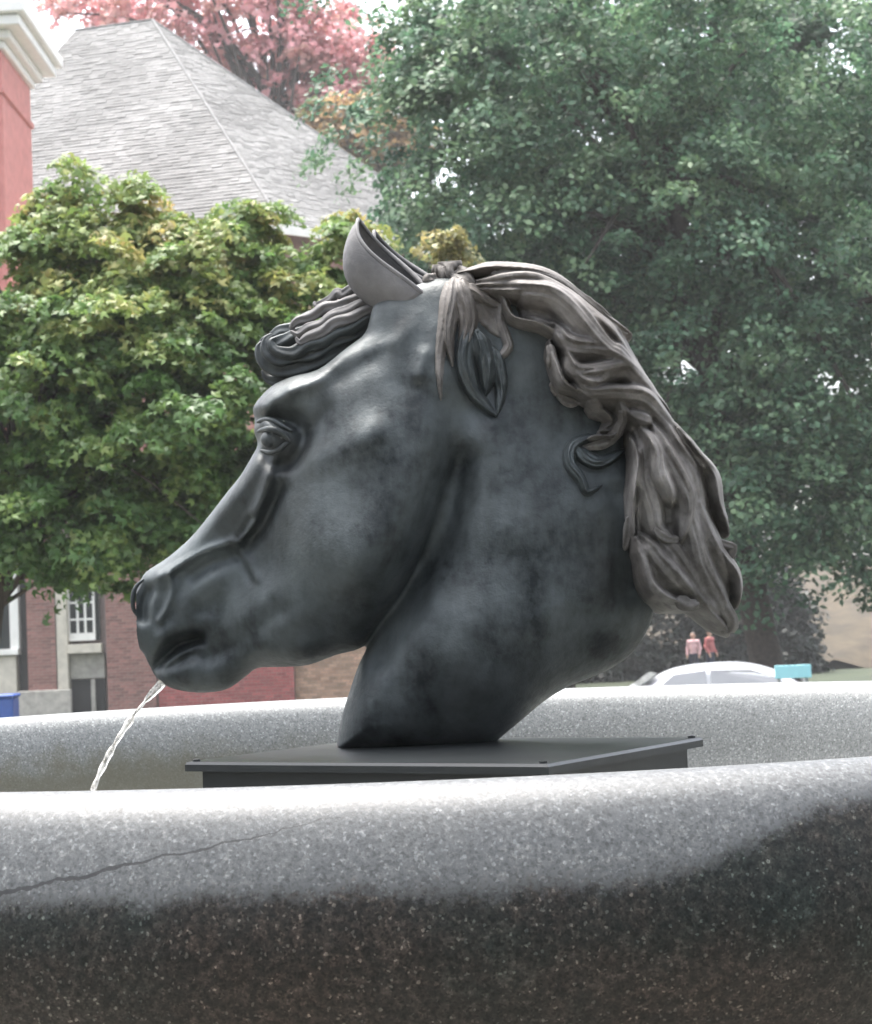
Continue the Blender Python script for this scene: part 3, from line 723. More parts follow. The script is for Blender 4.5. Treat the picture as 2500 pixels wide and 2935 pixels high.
locks = [
    ([(600, 276), (740, 258), (880, 296), (1010, 388), (1110, 470), (1170, 535)], .007, .001),
    ([(845, 575), (858, 620), (850, 665)], .008, .004),
    ([(860, 720), (885, 780), (935, 818), (990, 800)], .008, .006),
    ([(1148, 850), (1150, 890), (1125, 945), (1075, 988), (1020, 1002), (965, 1012)], .0085, .006),
    ([(1185, 1290), (1176, 1370), (1162, 1440)], .008, .004),
    ([(1290, 1340), (1340, 1385), (1390, 1395)], .009, .003),
    ([(1380, 1640), (1430, 1668), (1470, 1664)], .011, .006),
    ([(1380, 920), (1440, 1005), (1500, 1095)], .006, .004),
    ([(1560, 1640), (1600, 1720), (1592, 1795)], .013, .004),
    ([(1560, 1400), (1600, 1430), (1612, 1480)], .008, .004),
]
for i, (p, wd, rs) in enumerate(locks):
    make_lock('lock', c2(p), wd, mane, M['mane'], rs, .6, 4 + i % 3, i*7 + 1)
z9 = lambda pts: [(900 + x/2.5214, 600 + y/2.5214) for x, y in pts]
# poll tuft and strands hanging in front of the neck
z9 = lambda pts: [(900 + x/2.5214, 600 + y/2.5214) for x, y in pts]
tuft = make_lock('poll_tuft', z9([(820, 520), (900, 500), (1010, 480), (1090, 510), (1160, 580)]), .018, statue, M['mane'], .004, .8, 4, 3)
def sculpt(name, relief, conv, mat, parent, seed):
    """locks modelled in relief on whatever surface lies under them"""
    hh = .0018; allp = np.array([lay(x, y) for L_ in relief for x, y in conv(L_[0])])
    u3 = np.arange(allp[:, 0].min()-.035, allp[:, 0].max()+.035, hh); v3 = np.arange(allp[:, 2].min()-.035, allp[:, 2].max()+.035, hh)
    A3, B3_ = [q_.astype(np.float32) for q_ in np.meshgrid(u3, v3, indexing='ij')]
    ii = np.clip(np.round((A3-U0)/h).astype(int), 0, FBh.shape[0]-1); jj = np.clip(np.round((B3_-V0)/h).astype(int), 0, FBh.shape[1]-1)
    cols = FBh[ii.ravel(), jj.ravel()]; k = np.argmax(cols < 0, axis=1); f1 = cols[np.arange(len(k)), k]; f0 = cols[np.arange(len(k)), np.maximum(k-1, 0)]
    wn = np.where(f1 < 0, ws[k] - h*np.clip(f1/(f1-f0-1e-9), 0, 1), YH).reshape(A3.shape).astype(np.float32)
    for _ in range(6): wn = (wn + np.roll(wn, 1, 0) + np.roll(wn, -1, 0) + np.roll(wn, 1, 1) + np.roll(wn, -1, 1))/5
    H = np.zeros_like(A3); D = np.full(A3.shape, -1, np.float32); rs = np.random.RandomState(seed)
    for pts, wd, hg, sk in relief:
        P = catmull([lay(x, y)[[0, 2]] for x, y in conv(pts)], 8); dd_, t_, sg = line_info(A3, B3_, P); ph = rs.uniform(0, 6)
        tap = np.interp(t_, [0, .15, .5, .8, 1], [.6, 1, 1, .7, .22]); ww = wd*tap; x_ = np.clip(dd_*sg/ww, -1.3, 1.3); x2 = x_ - sk*(1-np.clip(np.abs(x_), 0, 1))*.8
        body = np.clip(1-np.abs(x2)**2.2, 0, 1)**.7*np.clip((1.02-np.abs(x_))*5, 0, 1)*(1 + .10*np.cos(x_*9 + 2*np.sin(t_*6+ph) + ph) + .05*np.cos(x_*19 + ph))
        H = np.maximum(H, hg*np.sqrt(tap)*body); D = np.maximum(D, ww - dd_)
    w3 = np.arange(wn.min()-.05, wn.max()+.03, hh).astype(np.float32)
    F3 = inflate(D, w3, wn + .004, np.maximum(H + .004, .002).astype(np.float32), np.full(A3.shape, .006, np.float32))
    V, Q = surface_nets(F3, (u3[0], v3[0], w3[0]), hh)
    return obj(name, V[:, [0, 2, 1]], Q, mat, parent, True)
surf_all = surf_w; surf_w = surf_h
sculpt('lock', [
    ([(970, 540), (950, 680), (938, 830), (918, 1000), (908, 1180), (918, 1380)], .011, .009, .2), ([(1015, 500), (1005, 650), (990, 800), (978, 950), (1002, 1130)], .013, .016, -.3),
    ([(1065, 520), (1090, 660), (1112, 800), (1098, 930), (1050, 1070)], .018, .022, .3), ([(1100, 560), (1180, 605), (1270, 665), (1360, 700)], .016, .018, -.3),
    ([(1190, 690), (1250, 750), (1300, 830), (1335, 915)], .021, .009, .2), ([(1350, 680), (1345, 800), (1385, 920), (1402, 1000), (1345, 1062), (1272, 1045), (1262, 985)], .0095, .015, 0)], z9, M['mane'], tuft, 3)
sculpt('lock', [
    ([(1120, 860), (1105, 980), (1095, 1090), (1110, 1200), (1155, 1320), (1240, 1420), (1320, 1490)], .017, .020, -.3), ([(1180, 900), (1215, 1010), (1245, 1120), (1255, 1230), (1240, 1340)], .018, .028, .3),
    ([(1290, 1010), (1330, 1120), (1348, 1240), (1345, 1360), (1325, 1480)], .013, .018, .3)], z9, M['bronze'], tuft, 4)
sculpt('lock', [
    ([(1010, 960), (940, 1000), (930, 1070), (975, 1135), (1005, 1190), (1065, 1165)], .0115, .020, .3), ([(960, 1010), (1005, 1050), (1070, 1065), (1170, 1010)], .014, .020, -.3)], c2, M['bronze'], mane, 5)
surf_w = surf_all

# forelock blown towards the brow
c1 = lambda pts: [(300 + x/1.6045, 600 + y/1.6045) for x, y in pts]
def free_lock(pts, w0, y0, y1, parent, mat, seed, thick=.6, tip=.2):
    P2 = catmull(pts, 8); P = np.array([at(x, y, YH + y0 + (y1-y0)*i/len(P2)) for i, (x, y) in enumerate(P2)])
    t = np.linspace(0, 1, len(P)); wd = w0*(0.6 + 0.4*np.sin(np.minimum(t/.4, 1)*math.pi/2))*np.where(t > .5, tip + (1-tip)*np.cos((t-.5)/.5*math.pi/2), 1)
    V, F = lock(P, wd, wd*thick, 4, seed); return obj('lock', V, F, mat, parent, True)
fl = free_lock(c1([(1330, 470), (1215, 520), (1100, 585), (980, 640), (860, 680), (780, 690)]), .024, .040, .050, statue, M['bronze'], 2, .8, .5)
fl.name = 'forelock'
for i, (p, wd, ya, yb, mt) in enumerate([
    ([(1290, 385), (1190, 372), (1140, 366), (1095, 392), (1070, 385), (1040, 412), (975, 440), (965, 425)], .0075, .0, .02, 'ear'),
    ([(1300, 405), (1200, 400), (1130, 420), (1070, 445), (1010, 452), (950, 492), (885, 515), (862, 545), (880, 560)], .0080, -.01, .01, 'ear'),
    ([(1310, 420), (1200, 428), (1120, 465), (1050, 490), (1000, 530), (935, 545), (890, 575), (855, 560)], .0085, -.018, -.004, 'ear'),
    ([(1310, 445), (1210, 462), (1130, 500), (1060, 520), (1005, 560), (940, 585), (900, 610), (880, 590)], .0085, -.024, -.010, 'ear'),
    ([(1310, 470), (1215, 495), (1140, 540), (1060, 560), (1000, 605), (930, 625), (870, 660), (790, 650), (765, 610), (790, 590)], .0105, -.018, .0, 'bronze'),
    ([(1290, 510), (1150, 575), (1050, 610), (960, 665), (880, 672), (800, 690), (745, 650), (745, 600), (775, 575)], .011, -.004, .01, 'bronze'),
    ([(1200, 570), (1080, 640), (970, 700), (880, 735), (800, 735), (735, 700), (712, 640), (730, 610)], .012, .006, .02, 'bronze'),
    ([(1080, 440), (1000, 470), (930, 500), (870, 545), (810, 560), (775, 590), (735, 610), (722, 645), (740, 665)], .009, .03, .04, 'bronze'),
    ([(1000, 530), (900, 570), (840, 600), (790, 620), (760, 680), (720, 690)], .0105, .02, .03, 'bronze'),
    ([(1090, 660), (990, 705), (900, 765), (820, 785), (755, 780), (725, 740)], .010, .015, .03, 'bronze'),
    ([(1240, 400), (1150, 395), (1090, 425), (1030, 435), (980, 470), (920, 480)], .006, .02, .03, 'mane')]):
    free_lock(c1(p), wd*1.15, ya, yb, fl, M[mt], 70 + i)

# ears: cupped shells with a rolled rim
def ear(tipx, tipy, bx, by, y0, wbase, name):
    B = at(bx, by, YH + y0); Tp = at(tipx, tipy, YH + y0 + .0)
    ax = Tp - B; L = np.linalg.norm(ax); ax /= L
    o = np.array([0.62, -0.34, 0.70]); o -= ax*(o @ ax); o /= np.linalg.norm(o)      # opening direction
    s = np.cross(ax, o); n, m = 30, 26; rim = []
    outer = []; inner = []
    for i in range(m):
        t = i/(m-1)
        rad = wbase*(0.62 + 1.05*t - 0.2*t*t)*max(1 - t**1.9, 0.0006)**.72
        half = R(148 - 62*t)
        curve = -0.030*math.sin(t*math.pi)*o - 0.0*o
        bend = ax*L*t + o*(-0.016*t + 0.010*t*t)
        for arr, rr in ((outer, rad), (inner, max(rad - .006, .0008))):
            for k in range(n):
                a_ = -half + 2*half*k/(n-1)
                arr.append(B + bend + curve*0.5 + (-o*math.cos(a_)*rr*1.0 + s*math.sin(a_)*rr*0.95))
    V = np.array(outer + inner); N = n*m; F = []
    for i in range(m-1):
        for k in range(n-1):
            a_ = i*n+k; F.append((a_, a_+1, a_+n+1, a_+n)); F.append((N+a_, N+a_+n, N+a_+n+1, N+a_+1))
        for k in (0, n-1):
            a_ = i*n+k; F.append((a_, a_+n, N+a_+n, N+a_) if k == 0 else (a_, N+a_, N+a_+n, a_+n))
    for k in range(n-1):
        a_ = (m-1)*n+k; F.append((a_, a_+1, N+a_+1, N+a_)); F.append((k, N+k, N+k+1, k+1))
    e = obj(name, V, F, M['ear'], statue, True)
    for k in (0, n-1):
        pts = [(V[i*n+k] + V[N+i*n+k])/2 for i in range(m)]
        mb = MB(); mb.tube(pts, np.linspace(.0055, .003, m), 8); mb.build('rim', M['ear'], e, True)
    return e
ear(1036, 622, 1180, 872, -.045, .060, 'ear')
ear(1080, 655, 1235, 850, .085, .046, 'ear')

# ------------------------------------------------------------------ water jet from the mouth
P0 = at(466, 1958, YH + .10); P1 = at(262, 2275, YH + .04)
ts = np.linspace(0, 1, 40); mid_ = (P0 + P1)/2 + np.array([-.016, 0, .018])
P = (1-ts)[:, None]**2*P0 + 2*(ts*(1-ts))[:, None]*mid_ + ts[:, None]**2*P1
ext = P[-1] + np.array([-.03, -.004, -.115]); P = np.vstack([P, [P[-1]*(1-k) + ext*k for k in np.linspace(.1, 1, 8)]])
tt = np.linspace(0, 1, len(P))
rad = .0048 + .0009*np.sin(tt*23) + .0007*np.sin(tt*57+1) ; rad[:6] = np.linspace(.0080, .0062, 6); rad[8:15] *= .7
mb = MB(); mb.tube(P, rad, 10)
tag(mb.build('water_jet', M['jet'], None, True), 'thin white jet of water falling from the mouth of the horse into the basin', 'water jet')

# ================================================================== BACKGROUND BUILDINGS
def dims(px0, px1, pyt, pyb, y):   # pixel rectangle on a frontal wall at depth y -> x0,x1,z0,z1
    a = at(px0, (pyt+pyb)/2, y); b = at(px1, (pyt+pyb)/2, y); t = at((px0+px1)/2, pyt, y); d = at((px0+px1)/2, pyb, y)
    return a[0], b[0], d[2], t[2]
rg = random.Random(11)
def brick_col(base, rr):
    k = rr.uniform(.72, 1.25); j = rr.uniform(-.02, .02)
    return (base[0]*k + j, base[1]*k, base[2]*k)
BW, BH = 0.215, 0.078
brick_meshes = []
for k in range(10):
    c = brick_col((0.26, 0.135, 0.115), rg)
    mb = MB(); mb.box(-.1025, .1025, 0, .1, 0, .066, .004)
    brick_meshes.append(mesh_data('brick', mb.V, mb.F, M['brick'], col=np.tile(c, (len(mb.V), 1))))
def brick_wall(parent, x0, x1, z0, z1, y, individual=True, base=None):
    nrow = int((z1-z0)/BH); ncol = max(1, round((x1-x0)/BW)); pw = (x1-x0)/ncol
    off = world_off(parent); stuff = MB(); cols = []
    for r_ in range(nrow):
        sh = (r_ % 2)*0.5
        for c_ in range(ncol + (r_ % 2)):
            a = x0 + (c_ - sh)*pw; b = a + pw; a = max(a, x0); b = min(b, x1)
            if b - a < .03: continue
            z = z0 + r_*BH
            if individual:
                o = link('brick', rg.choice(brick_meshes), parent)
                o.location = ((a+b)/2 - off.x, y - .008 - rg.uniform(0, .006) - off.y, z - off.z); o.scale = ((b-a-.01)/.205, 1, 1)
            else:
                n0 = len(stuff.V); stuff.box(a+.005, b-.005, y-.008-rg.uniform(0, .006), y+.06, z, z+.066)
                cols += [brick_col(base or (0.26, .135, .115), rg)]*(len(stuff.V)-n0)
    if not individual and stuff.V:
        tag(obj('bricks', stuff.V, stuff.F, M['brick'], parent, col=np.array(cols)), kind='stuff')
YW = 46.0
arc = empty('brick_building_front', (-8, YW, 0))
tag(arc, 'brick building front with pale stone trim and white sash window, left behind the muzzle', 'building')
xl = at(-900, 1900, YW)[0]; xr = at(1330, 1900, YW)[0]
mb = MB(); mb.box(xl, xr, YW+.5, YW+4.4, 0, 6.2); mb.build('wall', M['mortar'], arc)
mb = MB(); mb.box(xl-.3, xr+.3, YW-.3, YW+4.5, 6.2, 6.55, .05); mb.build('cornice', M['cream'], arc)
def part_px(name, px0, px1, pyt, pyb, ya, yb, mat, parent, bev=.01):
    x0, x1, z0, z1 = dims(px0, px1, pyt, pyb, ya)
    mb = MB(); mb.box(x0, x1, ya, yb, z0, z1, bev); return mb.build(name, mat, parent), (x0, x1, z0, z1)
# piers
for px0, px1 in ((78, 160), (305, 445)):
    x0, x1, z0, z1 = dims(px0, px1, 1670, 2010, YW)
    mb = MB(); mb.box(x0+.004, x1-.004, YW+.002, YW+.499, 0, 6.199)
    pier = mb.build('pier', M['mortar'], arc)
    zt = dims(px0, px1, 1690, 2010, YW)[3]
    brick_wall(pier, x0, x1, z0-.2, zt, YW, True)
    brick_wall(pier, x0, x1, zt+.003, 6.1, YW, False)
# wall right of the muzzle: red then tan brick
x0, x1, z0, z1 = dims(450, 842, 1800, 2010, YW)
mb = MB(); mb.box(x0+.01, x1-.004, YW+.052, YW+.499, 0, 6.199); wl = mb.build('brick_panel', M['mortar'], arc); brick_wall(wl, x0+.01, x1, z0-.2, 6.1, YW+.05, False, (0.34, .10, .095))
x0, x1, z0, z1 = dims(842, 1330, 1800, 2010, YW)
mb = MB(); mb.box(x0+.004, x1, YW+.252, YW+.499, 0, 6.199); wl = mb.build('brick_panel', M['mortar'], arc); brick_wall(wl, x0, x1, z0-.2, 6.1, YW+.25, False, (0.42, .27, .19))
# left window bay
part_px('stone_panel', -60, 48, 1880, 2012, YW+.12, YW+.499, M['cream'], arc)
part_px('sill', -70, 52, 1862, 1879, YW+.0, YW+.499, M['white'], arc)
part_px('window_frame', 26, 52, 1600, 1861, YW+.1, YW+.499, M['white'], arc)
o_, _ = part_px('window_pane', -90, 25, 1600, 1861, YW+.3, YW+.49, M['glass'], arc)
part_px('recess_shade', 53, 77, 1640, 2008, YW+.35, YW+.498, M['dark'], arc)  # dark slab paints the shade beside the pier
part_px('stone_base', 50, 205, 1978, 2060, YW-.15, YW-.012, M['stone'], arc, .03)
part_px('pilaster', 162, 193, 1690, 1977, YW+.02, YW+.499, M['cream'], arc)
# sash window
wf, (wx0, wx1, wz0, wz1) = part_px('window', 194, 284, 1640, 1836, YW+.30, YW+.498, M['glass'], arc)
mb = MB(); fr = .055
mb.box(wx0, wx0+fr, YW+.22, YW+.299, wz0, wz1); mb.box(wx1-fr-.1, wx1-.1, YW+.22, YW+.299, wz0, wz1)
mb.box(wx0+fr, wx1-fr-.1, YW+.222, YW+.299, wz0, wz0+.19)
mb.build('frame', M['white'], wf)
iw = wx1-.1-fr - (wx0+fr)
for k in (1, 2):
    x = wx0+fr+iw*k/3; mb = MB(); mb.box(x-.028, x+.028, YW+.25, YW+.299, wz0+.191, wz1); mb.build('muntin', M['white'], wf)
pz = at(230, 1775, YW)[2]
for z in (pz, pz+.42, pz+.84):
    mb = MB(); mb.box(wx0+fr+.001, wx1-fr-.101, YW+.255, YW+.298, z-.025, z+.025); mb.build('muntin', M['white'], wf)
part_px('sill', 194, 290, 1846, 1872, YW-.08, YW+.297, M['cream'], arc)
part_px('lintel_panel', 200, 300, 1873, 1945, YW+.25, YW+.499, M['stone'], arc)
part_px('recess_shade', 194, 304, 1946, 2060, YW+.40, YW+.497, M['dark'], arc)  # dark slab paints the shade in the opening below the sill
part_px('post', 262, 274, 1946, 2060, YW+.20, YW+.28, M['stone'], arc)

# hip roofed building behind
B = empty('hip_roofed_building', (-2, 62, 0))
tag(B, 'brick building with big grey shingled hip roof behind the left maple', 'building')
C1 = at(806, 640, 51); ze = C1[2]
def on_z(px, py0, y, z):           # point at pixel column px, depth y, height z
    p = at(px, py0, y); p = at(px + (p[2]-z)*0.0, py0, y); p[2] = z; return p
C2 = on_z(1400, 700, 56.5, ze); R1 = at(437, 60, 59.5); R1z = R1[2]
bhat = np.array([-0.96, 0.28, 0]); C0 = C1 + bhat*13.0; R0 = R1 + bhat*2.75
C3 = np.array([C0[0]+3.0, 68.0, ze])
ri = MB(); ri.add([C1, C0, R0, R1, C2, C3], [(0, 1, 2, 3), (4, 0, 3), (1, 5, 2), (5, 4, 3), (5, 3, 2)])
roof = ri.build('roof', simple('roof_deck', (0.12, 0.12, 0.12), .9), B)
ins_ = 0.45
def inset(p, q, k=ins_):
    c = (C0+C2)/2; d = p - c; d[2] = 0; L_ = np.linalg.norm(d); return p - d/L_*k*1.4
wq = [inset(p.copy(), None) for p in (C0, C1, C2, C3)]
mb = MB(); mb.prism([(p[0], p[1], ze-.02) for p in wq], (0, 0, -ze)); mb.build('wall', simple('far_brick', (0.26, .14, .12), .9, .2, 6), B)
# fascia boards
for p, q in ((C1, C0), (C2, C1)):
    d = (q-p)/np.linalg.norm(q-p); n_ = np.array([d[1], -d[0], 0])
    if n_ @ (p - (C0+C2)/2) < 0: n_ = -n_
    mb = MB(); a_ = p + n_*.01; b_ = q + n_*.01
    mb.prism([a_ + (0, 0, -.30), b_ + (0, 0, -.30), b_ + (0, 0, -.02), a_ + (0, 0, -.02)], n_*.06); mb.build('fascia', M['white'], B)
# shingles, each a small tilted slab
def shingles(A0, A1, T0, T1, row=.15, wid=.31):
    """face with eave A0->A1 and top T0->T1"""
    out = []; n_ = np.cross(A1-A0, T0-A0); n_ /= np.linalg.norm(n_)
    if n_[2] < 0: n_ = -n_
    e = (A1-A0)/np.linalg.norm(A1-A0); u_ = np.cross(n_, e)
    if u_[2] < 0: u_ = -u_
    H = (T0-A0) @ u_; nr = int(H/row)
    for r_ in range(nr):
        f = r_/nr; L0 = A0 + (T0-A0)*f; L1 = A1 + (T1-A1)*f; ln = np.linalg.norm(L1-L0); x = -rg.uniform(0, wid)
        while x < ln:
            w_ = wid*rg.uniform(.75, 1.2); a_ = max(x, 0); b_ = min(x+w_-.008, ln)
            if b_ - a_ > .03:
                out.append((L0 + e*a_, e*(b_-a_), u_*(row*1.35), n_*.004, n_*(.022+rg.uniform(0, .022)), rg.uniform(0, 1)))
            x += w_
    return out
sh = shingles(C1, C0, R1, R0) + shingles(C2, C1, R1, R1)
def sh_geo(s):
    p, e, u_, lo, hi, q = s
    return [p+lo*0, p+e+lo*0, p+e+hi, p+hi, p+u_+lo*0, p+u_+e+lo*0, p+u_+e+lo, p+u_+lo], [(0, 1, 2, 3), (3, 2, 6, 7), (0, 3, 7, 4), (1, 5, 6, 2), (4, 7, 6, 5)]
def sh_col(s):
    k = 0.135 + 0.065*s[5]; t = 0.5+0.5*math.sin(s[0][0]*1.3 + 2*math.sin(s[0][2]*0.9)); k *= 0.85 + 0.25*t
    return (k, k*1.0, k*.985)
def px_of(p):
    d = p - CAM; z = d @ fw; return 1250 + FPX*(d @ rt)/z, 1467.5 - FPX*(d @ up)/z
vis = []
for i, s in enumerate(sh):
    x, y = px_of(s[0])
    if 120 < x < 1200 and 60 < y < 640: vis.append((np.linalg.norm(s[0]-CAM) - 3*np.linalg.norm(s[1]), i))
vis.sort(); solo = set(i for _, i in vis[:295])
allV = []; allF = []; allC = []
for i, s in enumerate(sh):
    v_, f_ = sh_geo(s)
    if i in solo:
        obj('shingle', v_, f_, M['shingle'], roof, col=np.tile(sh_col(s), (8, 1)))
    else:
        n0 = len(allV); allV += v_; allF += [tuple(a+n0 for a in q_) for q_ in f_]; allC += [sh_col(s)]*8
tag(obj('shingles', allV, allF, M['shingle'], roof, col=np.array(allC)), kind='stuff')
mb = MB(); mb.tube([C1 + (0, 0, .03), R1 + (0, 0, .05), R0 + (0, 0, .05)], .035, 6); mb.tube([C2 + (0, 0, .03), R1 + (0, 0, .05)], .035, 6)
mb.build('ridge_cap', simple('ridge', (0.2, .2, .2), .9), roof)

# red tower with white cornice at the left edge
YT = 46.62
tw = empty('red_tower', (-12, YT, 6.552))
tag(tw, 'red painted brick tower corner with layered white cornice at the top left edge', 'tower')
x1 = at(10, 400, YT)[0]; ztop = at(60, 140, YT)[2]; x0 = x1 - 3.6
mb = MB(); mb.box(x0, x1, YT, YT+3.6, 6.552, ztop, .02); mb.build('shaft', M['redpaint'], tw)
zb_ = at(60, 256, YT)[2]
mb = MB(); mb.box(x0-.07, x1+.07, YT-.07, YT+3.67, zb_-.09, zb_+.07, .02); mb.build('string_course', M['redpaint'], tw)
mb = MB(); mb.box(x0+.5, x1-.28, YT-.09, YT-.001, 6.56, zb_-.6, .01); mb.build('pilaster', M['redpaint'], tw)
for k, (pyb, pyt, ov, mname) in enumerate(((140, 118, .12, 'white'), (117, 92, .30, 'white'), (91, 60, .62, 'cream'), (59, 26, .78, 'white'), (25, -40, .52, 'white'))):
    z0 = at(60, pyb, YT)[2]; z1 = at(60, pyt, YT)[2]
    mb = MB(); mb.box(x0-ov, x1+ov, YT-ov, YT+3.6+ov, z0+.002, z1, .03); mb.build('cornice', M['white'], tw)

# ================================================================== VEGETATION
MAPLE = (np.array([(0, 0, 0), (.22, .02, 0), (.50, -.02, 0), (.36, .22, 0), (.62, .46, 0), (.34, .48, 0), (.16, .62, 0), (0, 1.0, 0), (-.16, .62, 0), (-.34, .48, 0), (-.62, .46, 0), (-.36, .22, 0), (-.50, -.02, 0), (-.22, .02, 0)]),
         [(0, 1, 2, 3), (0, 3, 4, 5), (0, 5, 6, 7), (0, 7, 8, 9), (0, 9, 10, 11), (0, 11, 12, 13)])
TRI = (np.array([(0, 0, 0), (.20, .34, .03), (0, 1.0, -.05), (-.20, .34, .03), (.62, .50, -.03), (.30, .02, .0), (-.62, .50, -.03), (-.30, .02, .0)]), [(0, 1, 2, 3), (0, 5, 4, 1), (0, 3, 6, 7)])
OVAL = (np.array([(0, 0, 0), (.26, .22, .05), (.30, .55, .07), (0, 1.0, -.04), (-.30, .55, .07), (-.26, .22, .05)]), [(0, 1, 2, 3), (0, 3, 4, 5)])
def leaves(P, Nrm, size, tmpl, rs):
    """place the leaf template at each point with normal Nrm and random spin"""
    n = len(P); N = Nrm / (np.linalg.norm(Nrm, axis=1)[:, None] + 1e-9)
    a = np.cross(N, rs.normal(size=(n, 3))); a /= np.linalg.norm(a, axis=1)[:, None] + 1e-9; b = np.cross(N, a)
    T, F = tmpl; sz = size[:, None, None]
    V = P[:, None, :] + sz*(T[None, :, 0, None]*a[:, None, :] + (T[None, :, 1, None]-.4)*b[:, None, :] + (T[None, :, 2, None] - .25*np.abs(T[None, :, 0, None])**1.3)*N[:, None, :])
    k = len(T); Fa = np.array(F)[None] + (np.arange(n)*k)[:, None, None]
    return V.reshape(-1, 3), Fa.reshape(-1, 4), k
def crown(blobs, n_clump, per, csize, lsize, tmpl, palette, seed, flat=.45, droop=.25, shell=.55, tilt=.55, keep=None):
    """blobs: [(centre, radii, weight)]; clumps of leaves spread through them, flattened sprays with drooping rims"""
    rs = np.random.RandomState(seed); wts = np.array([b[2] for b in blobs], float); wts /= wts.sum()
    ci = rs.choice(len(blobs), n_clump, p=wts); C = np.array([b[0] for b in blobs])[ci]; Rr = np.array([b[1] for b in blobs])[ci]
    d = rs.normal(size=(n_clump, 3)); d /= np.linalg.norm(d, axis=1)[:, None]; q = shell + (1-shell)*rs.rand(n_clump)**.6
    q *= 1 + .16*rs.normal(size=n_clump)
    cc_ = C + d*Rr*q[:, None]
    if keep is not None:
        kmask = keep(cc_); cc_ = cc_[kmask]; d = d[kmask]
    n_clump = len(cc_)
    nn = d*.45 + np.array([0, 0, .8]) + rs.normal(size=(n_clump, 3))*.2; nn /= np.linalg.norm(nn, axis=1)[:, None]
    cs = csize*rs.uniform(.55, 1.35, n_clump)
    k = np.repeat(np.arange(n_clump), per); m = len(k)
    g_ = rs.normal(size=(m, 3)); L = np.linalg.norm(g_, axis=1)[:, None]; g_ = g_/L*rs.rand(m)[:, None]**.45
    nk = nn[k]; al = np.sum(g_*nk, 1)[:, None]; inpl = g_ - al*nk
    P = cc_[k] + cs[k][:, None]*(inpl + al*nk*flat); rad2 = np.sum(inpl**2, 1)
    P[:, 2] -= droop*cs[k]*rad2
    N = nk + inpl*.5 + rs.normal(size=(m, 3))*tilt
    size = lsize*rs.uniform(.6, 1.3, m)
    V, F, kk_ = leaves(P, N, size, tmpl, rs)
    tint = palette(P, cc_[k], k, rs)
    return V, F, np.repeat(tint, kk_, axis=0), cc_
def limb_tubes(mb, base, top, targets, r_base, rs, n_lim):
    tr = catmull([base, base*.6+top*.4 + rs.normal(size=3)*.05, top], 6); mb.tube(tr, np.linspace(r_base, r_base*.45, len(tr)), 10)
    for t in targets[rs.choice(len(targets), min(n_lim, len(targets)), replace=False)]:
        s = tr[rs.randint(int(len(tr)*.62), len(tr))]; mid_ = (s+t)/2 + np.array([0, 0, .18*np.linalg.norm(t-s)]) + rs.normal(size=3)*.08
        c_ = catmull([s, mid_, t], 5); mb.tube(c_, np.linspace(r_base*.28, r_base*.05, len(c_)), 6)
def tree(name, label, cat, base, top, blobs, n_clump, per, csize, lsize, tmpl, palette, seed, mat='leaf', r_base=.12, n_lim=40, group=None, **kw):
    root = empty(name, tuple(base)); tag(root, label, cat, group)
    V, F, col, cl = crown(blobs, n_clump, per, csize, lsize, tmpl, palette, seed, **kw)
    obj('crown', V, F, M[mat], root, col=col)
    mb = MB(); limb_tubes(mb, np.array(base, float), np.array(top, float), cl, r_base, np.random.RandomState(seed+1), n_lim)
    mb.build('trunk', M['bark'], root, True)
    return root
def pal(cols, jitter=.2, cluster=.7, bias=None):
    cols = np.array(cols)
    def f(P, C, k, rs):
        nk = k.max()+1; pc = rs.rand(nk)[k]*cluster + rs.rand(len(P))*(1-cluster)
        if bias is not None: pc = np.clip(pc + bias(P), 0, .999)
        x = np.clip(pc, 0, .999)*(len(cols)-1); i = x.astype(int); t = (x-i)[:, None]
        return (cols[i]*(1-t) + cols[np.minimum(i+1, len(cols)-1)]*t) * (1 + jitter*rs.normal(size=len(P)))[:, None].clip(.4, 1.8)
    return f

def B3(px, py, y, rx, ry, rz, wt=1.0): return (at(px, py, y), (rx, ry, rz), wt)
# yellowing maple on the left
YM = 12.0; k_ = (YM+3)/FPX
mb_ = [B3(60, 1150, YM, 1.2, 1.0, .95, 2.2), B3(420, 1180, YM-.2, .95, .9, .95, 2.2), B3(700, 1150, YM+.1, .8, .8, .85, 1.6), B3(880, 900, YM+.4, .55, .6, .62, .9),
       B3(260, 800, YM+.2, .55, .6, .42, .9), B3(130, 720, YM+.2, .38, .5, .42, .6), B3(600, 790, YM+.3, .62, .6, .42, 1.0), B3(390, 900, YM, .7, .7, .4, 1.0),
       B3(-250, 1000, YM+.2, .9, .9, 1.1, 1.2), B3(200, 1500, YM-.1, 1.1, .9, .45, 1.6), B3(600, 1480, YM+.1, .9, .8, .42, 1.4), B3(1000, 1150, YM+.8, .7, .8, .9, 1.0),
       B3(395, 620, YM+.3, .20, .25, .36, .2), B3(200, 600, YM+.3, .34, .3, .32, .3), B3(690, 680, YM+.3, .34, .3, .30, .3), B3(980, 700, YM+.5, .3, .3, .3, .25), B3(540, 690, YM+.3, .3, .3, .2, .2)]
zmid = at(300, 900, YM)[2]
tree('maple_tree', 'small maple turning yellow and orange in front of the roof at left', 'tree', (at(-120, 1700, YM)[0], YM+.1, 0), at(50, 1200, YM), mb_, 1250, 95, .21, .068, TRI,
     pal([(.075, .15, .045), (.115, .20, .055), (.17, .25, .07), (.23, .28, .085), (.31, .30, .10), (.44, .29, .13)], .16, .6, lambda P: .24*np.tanh((P[:, 2]-zmid)/.9) - .15), 5, r_base=.07, n_lim=60, flat=.3, droop=.4, shell=.35)
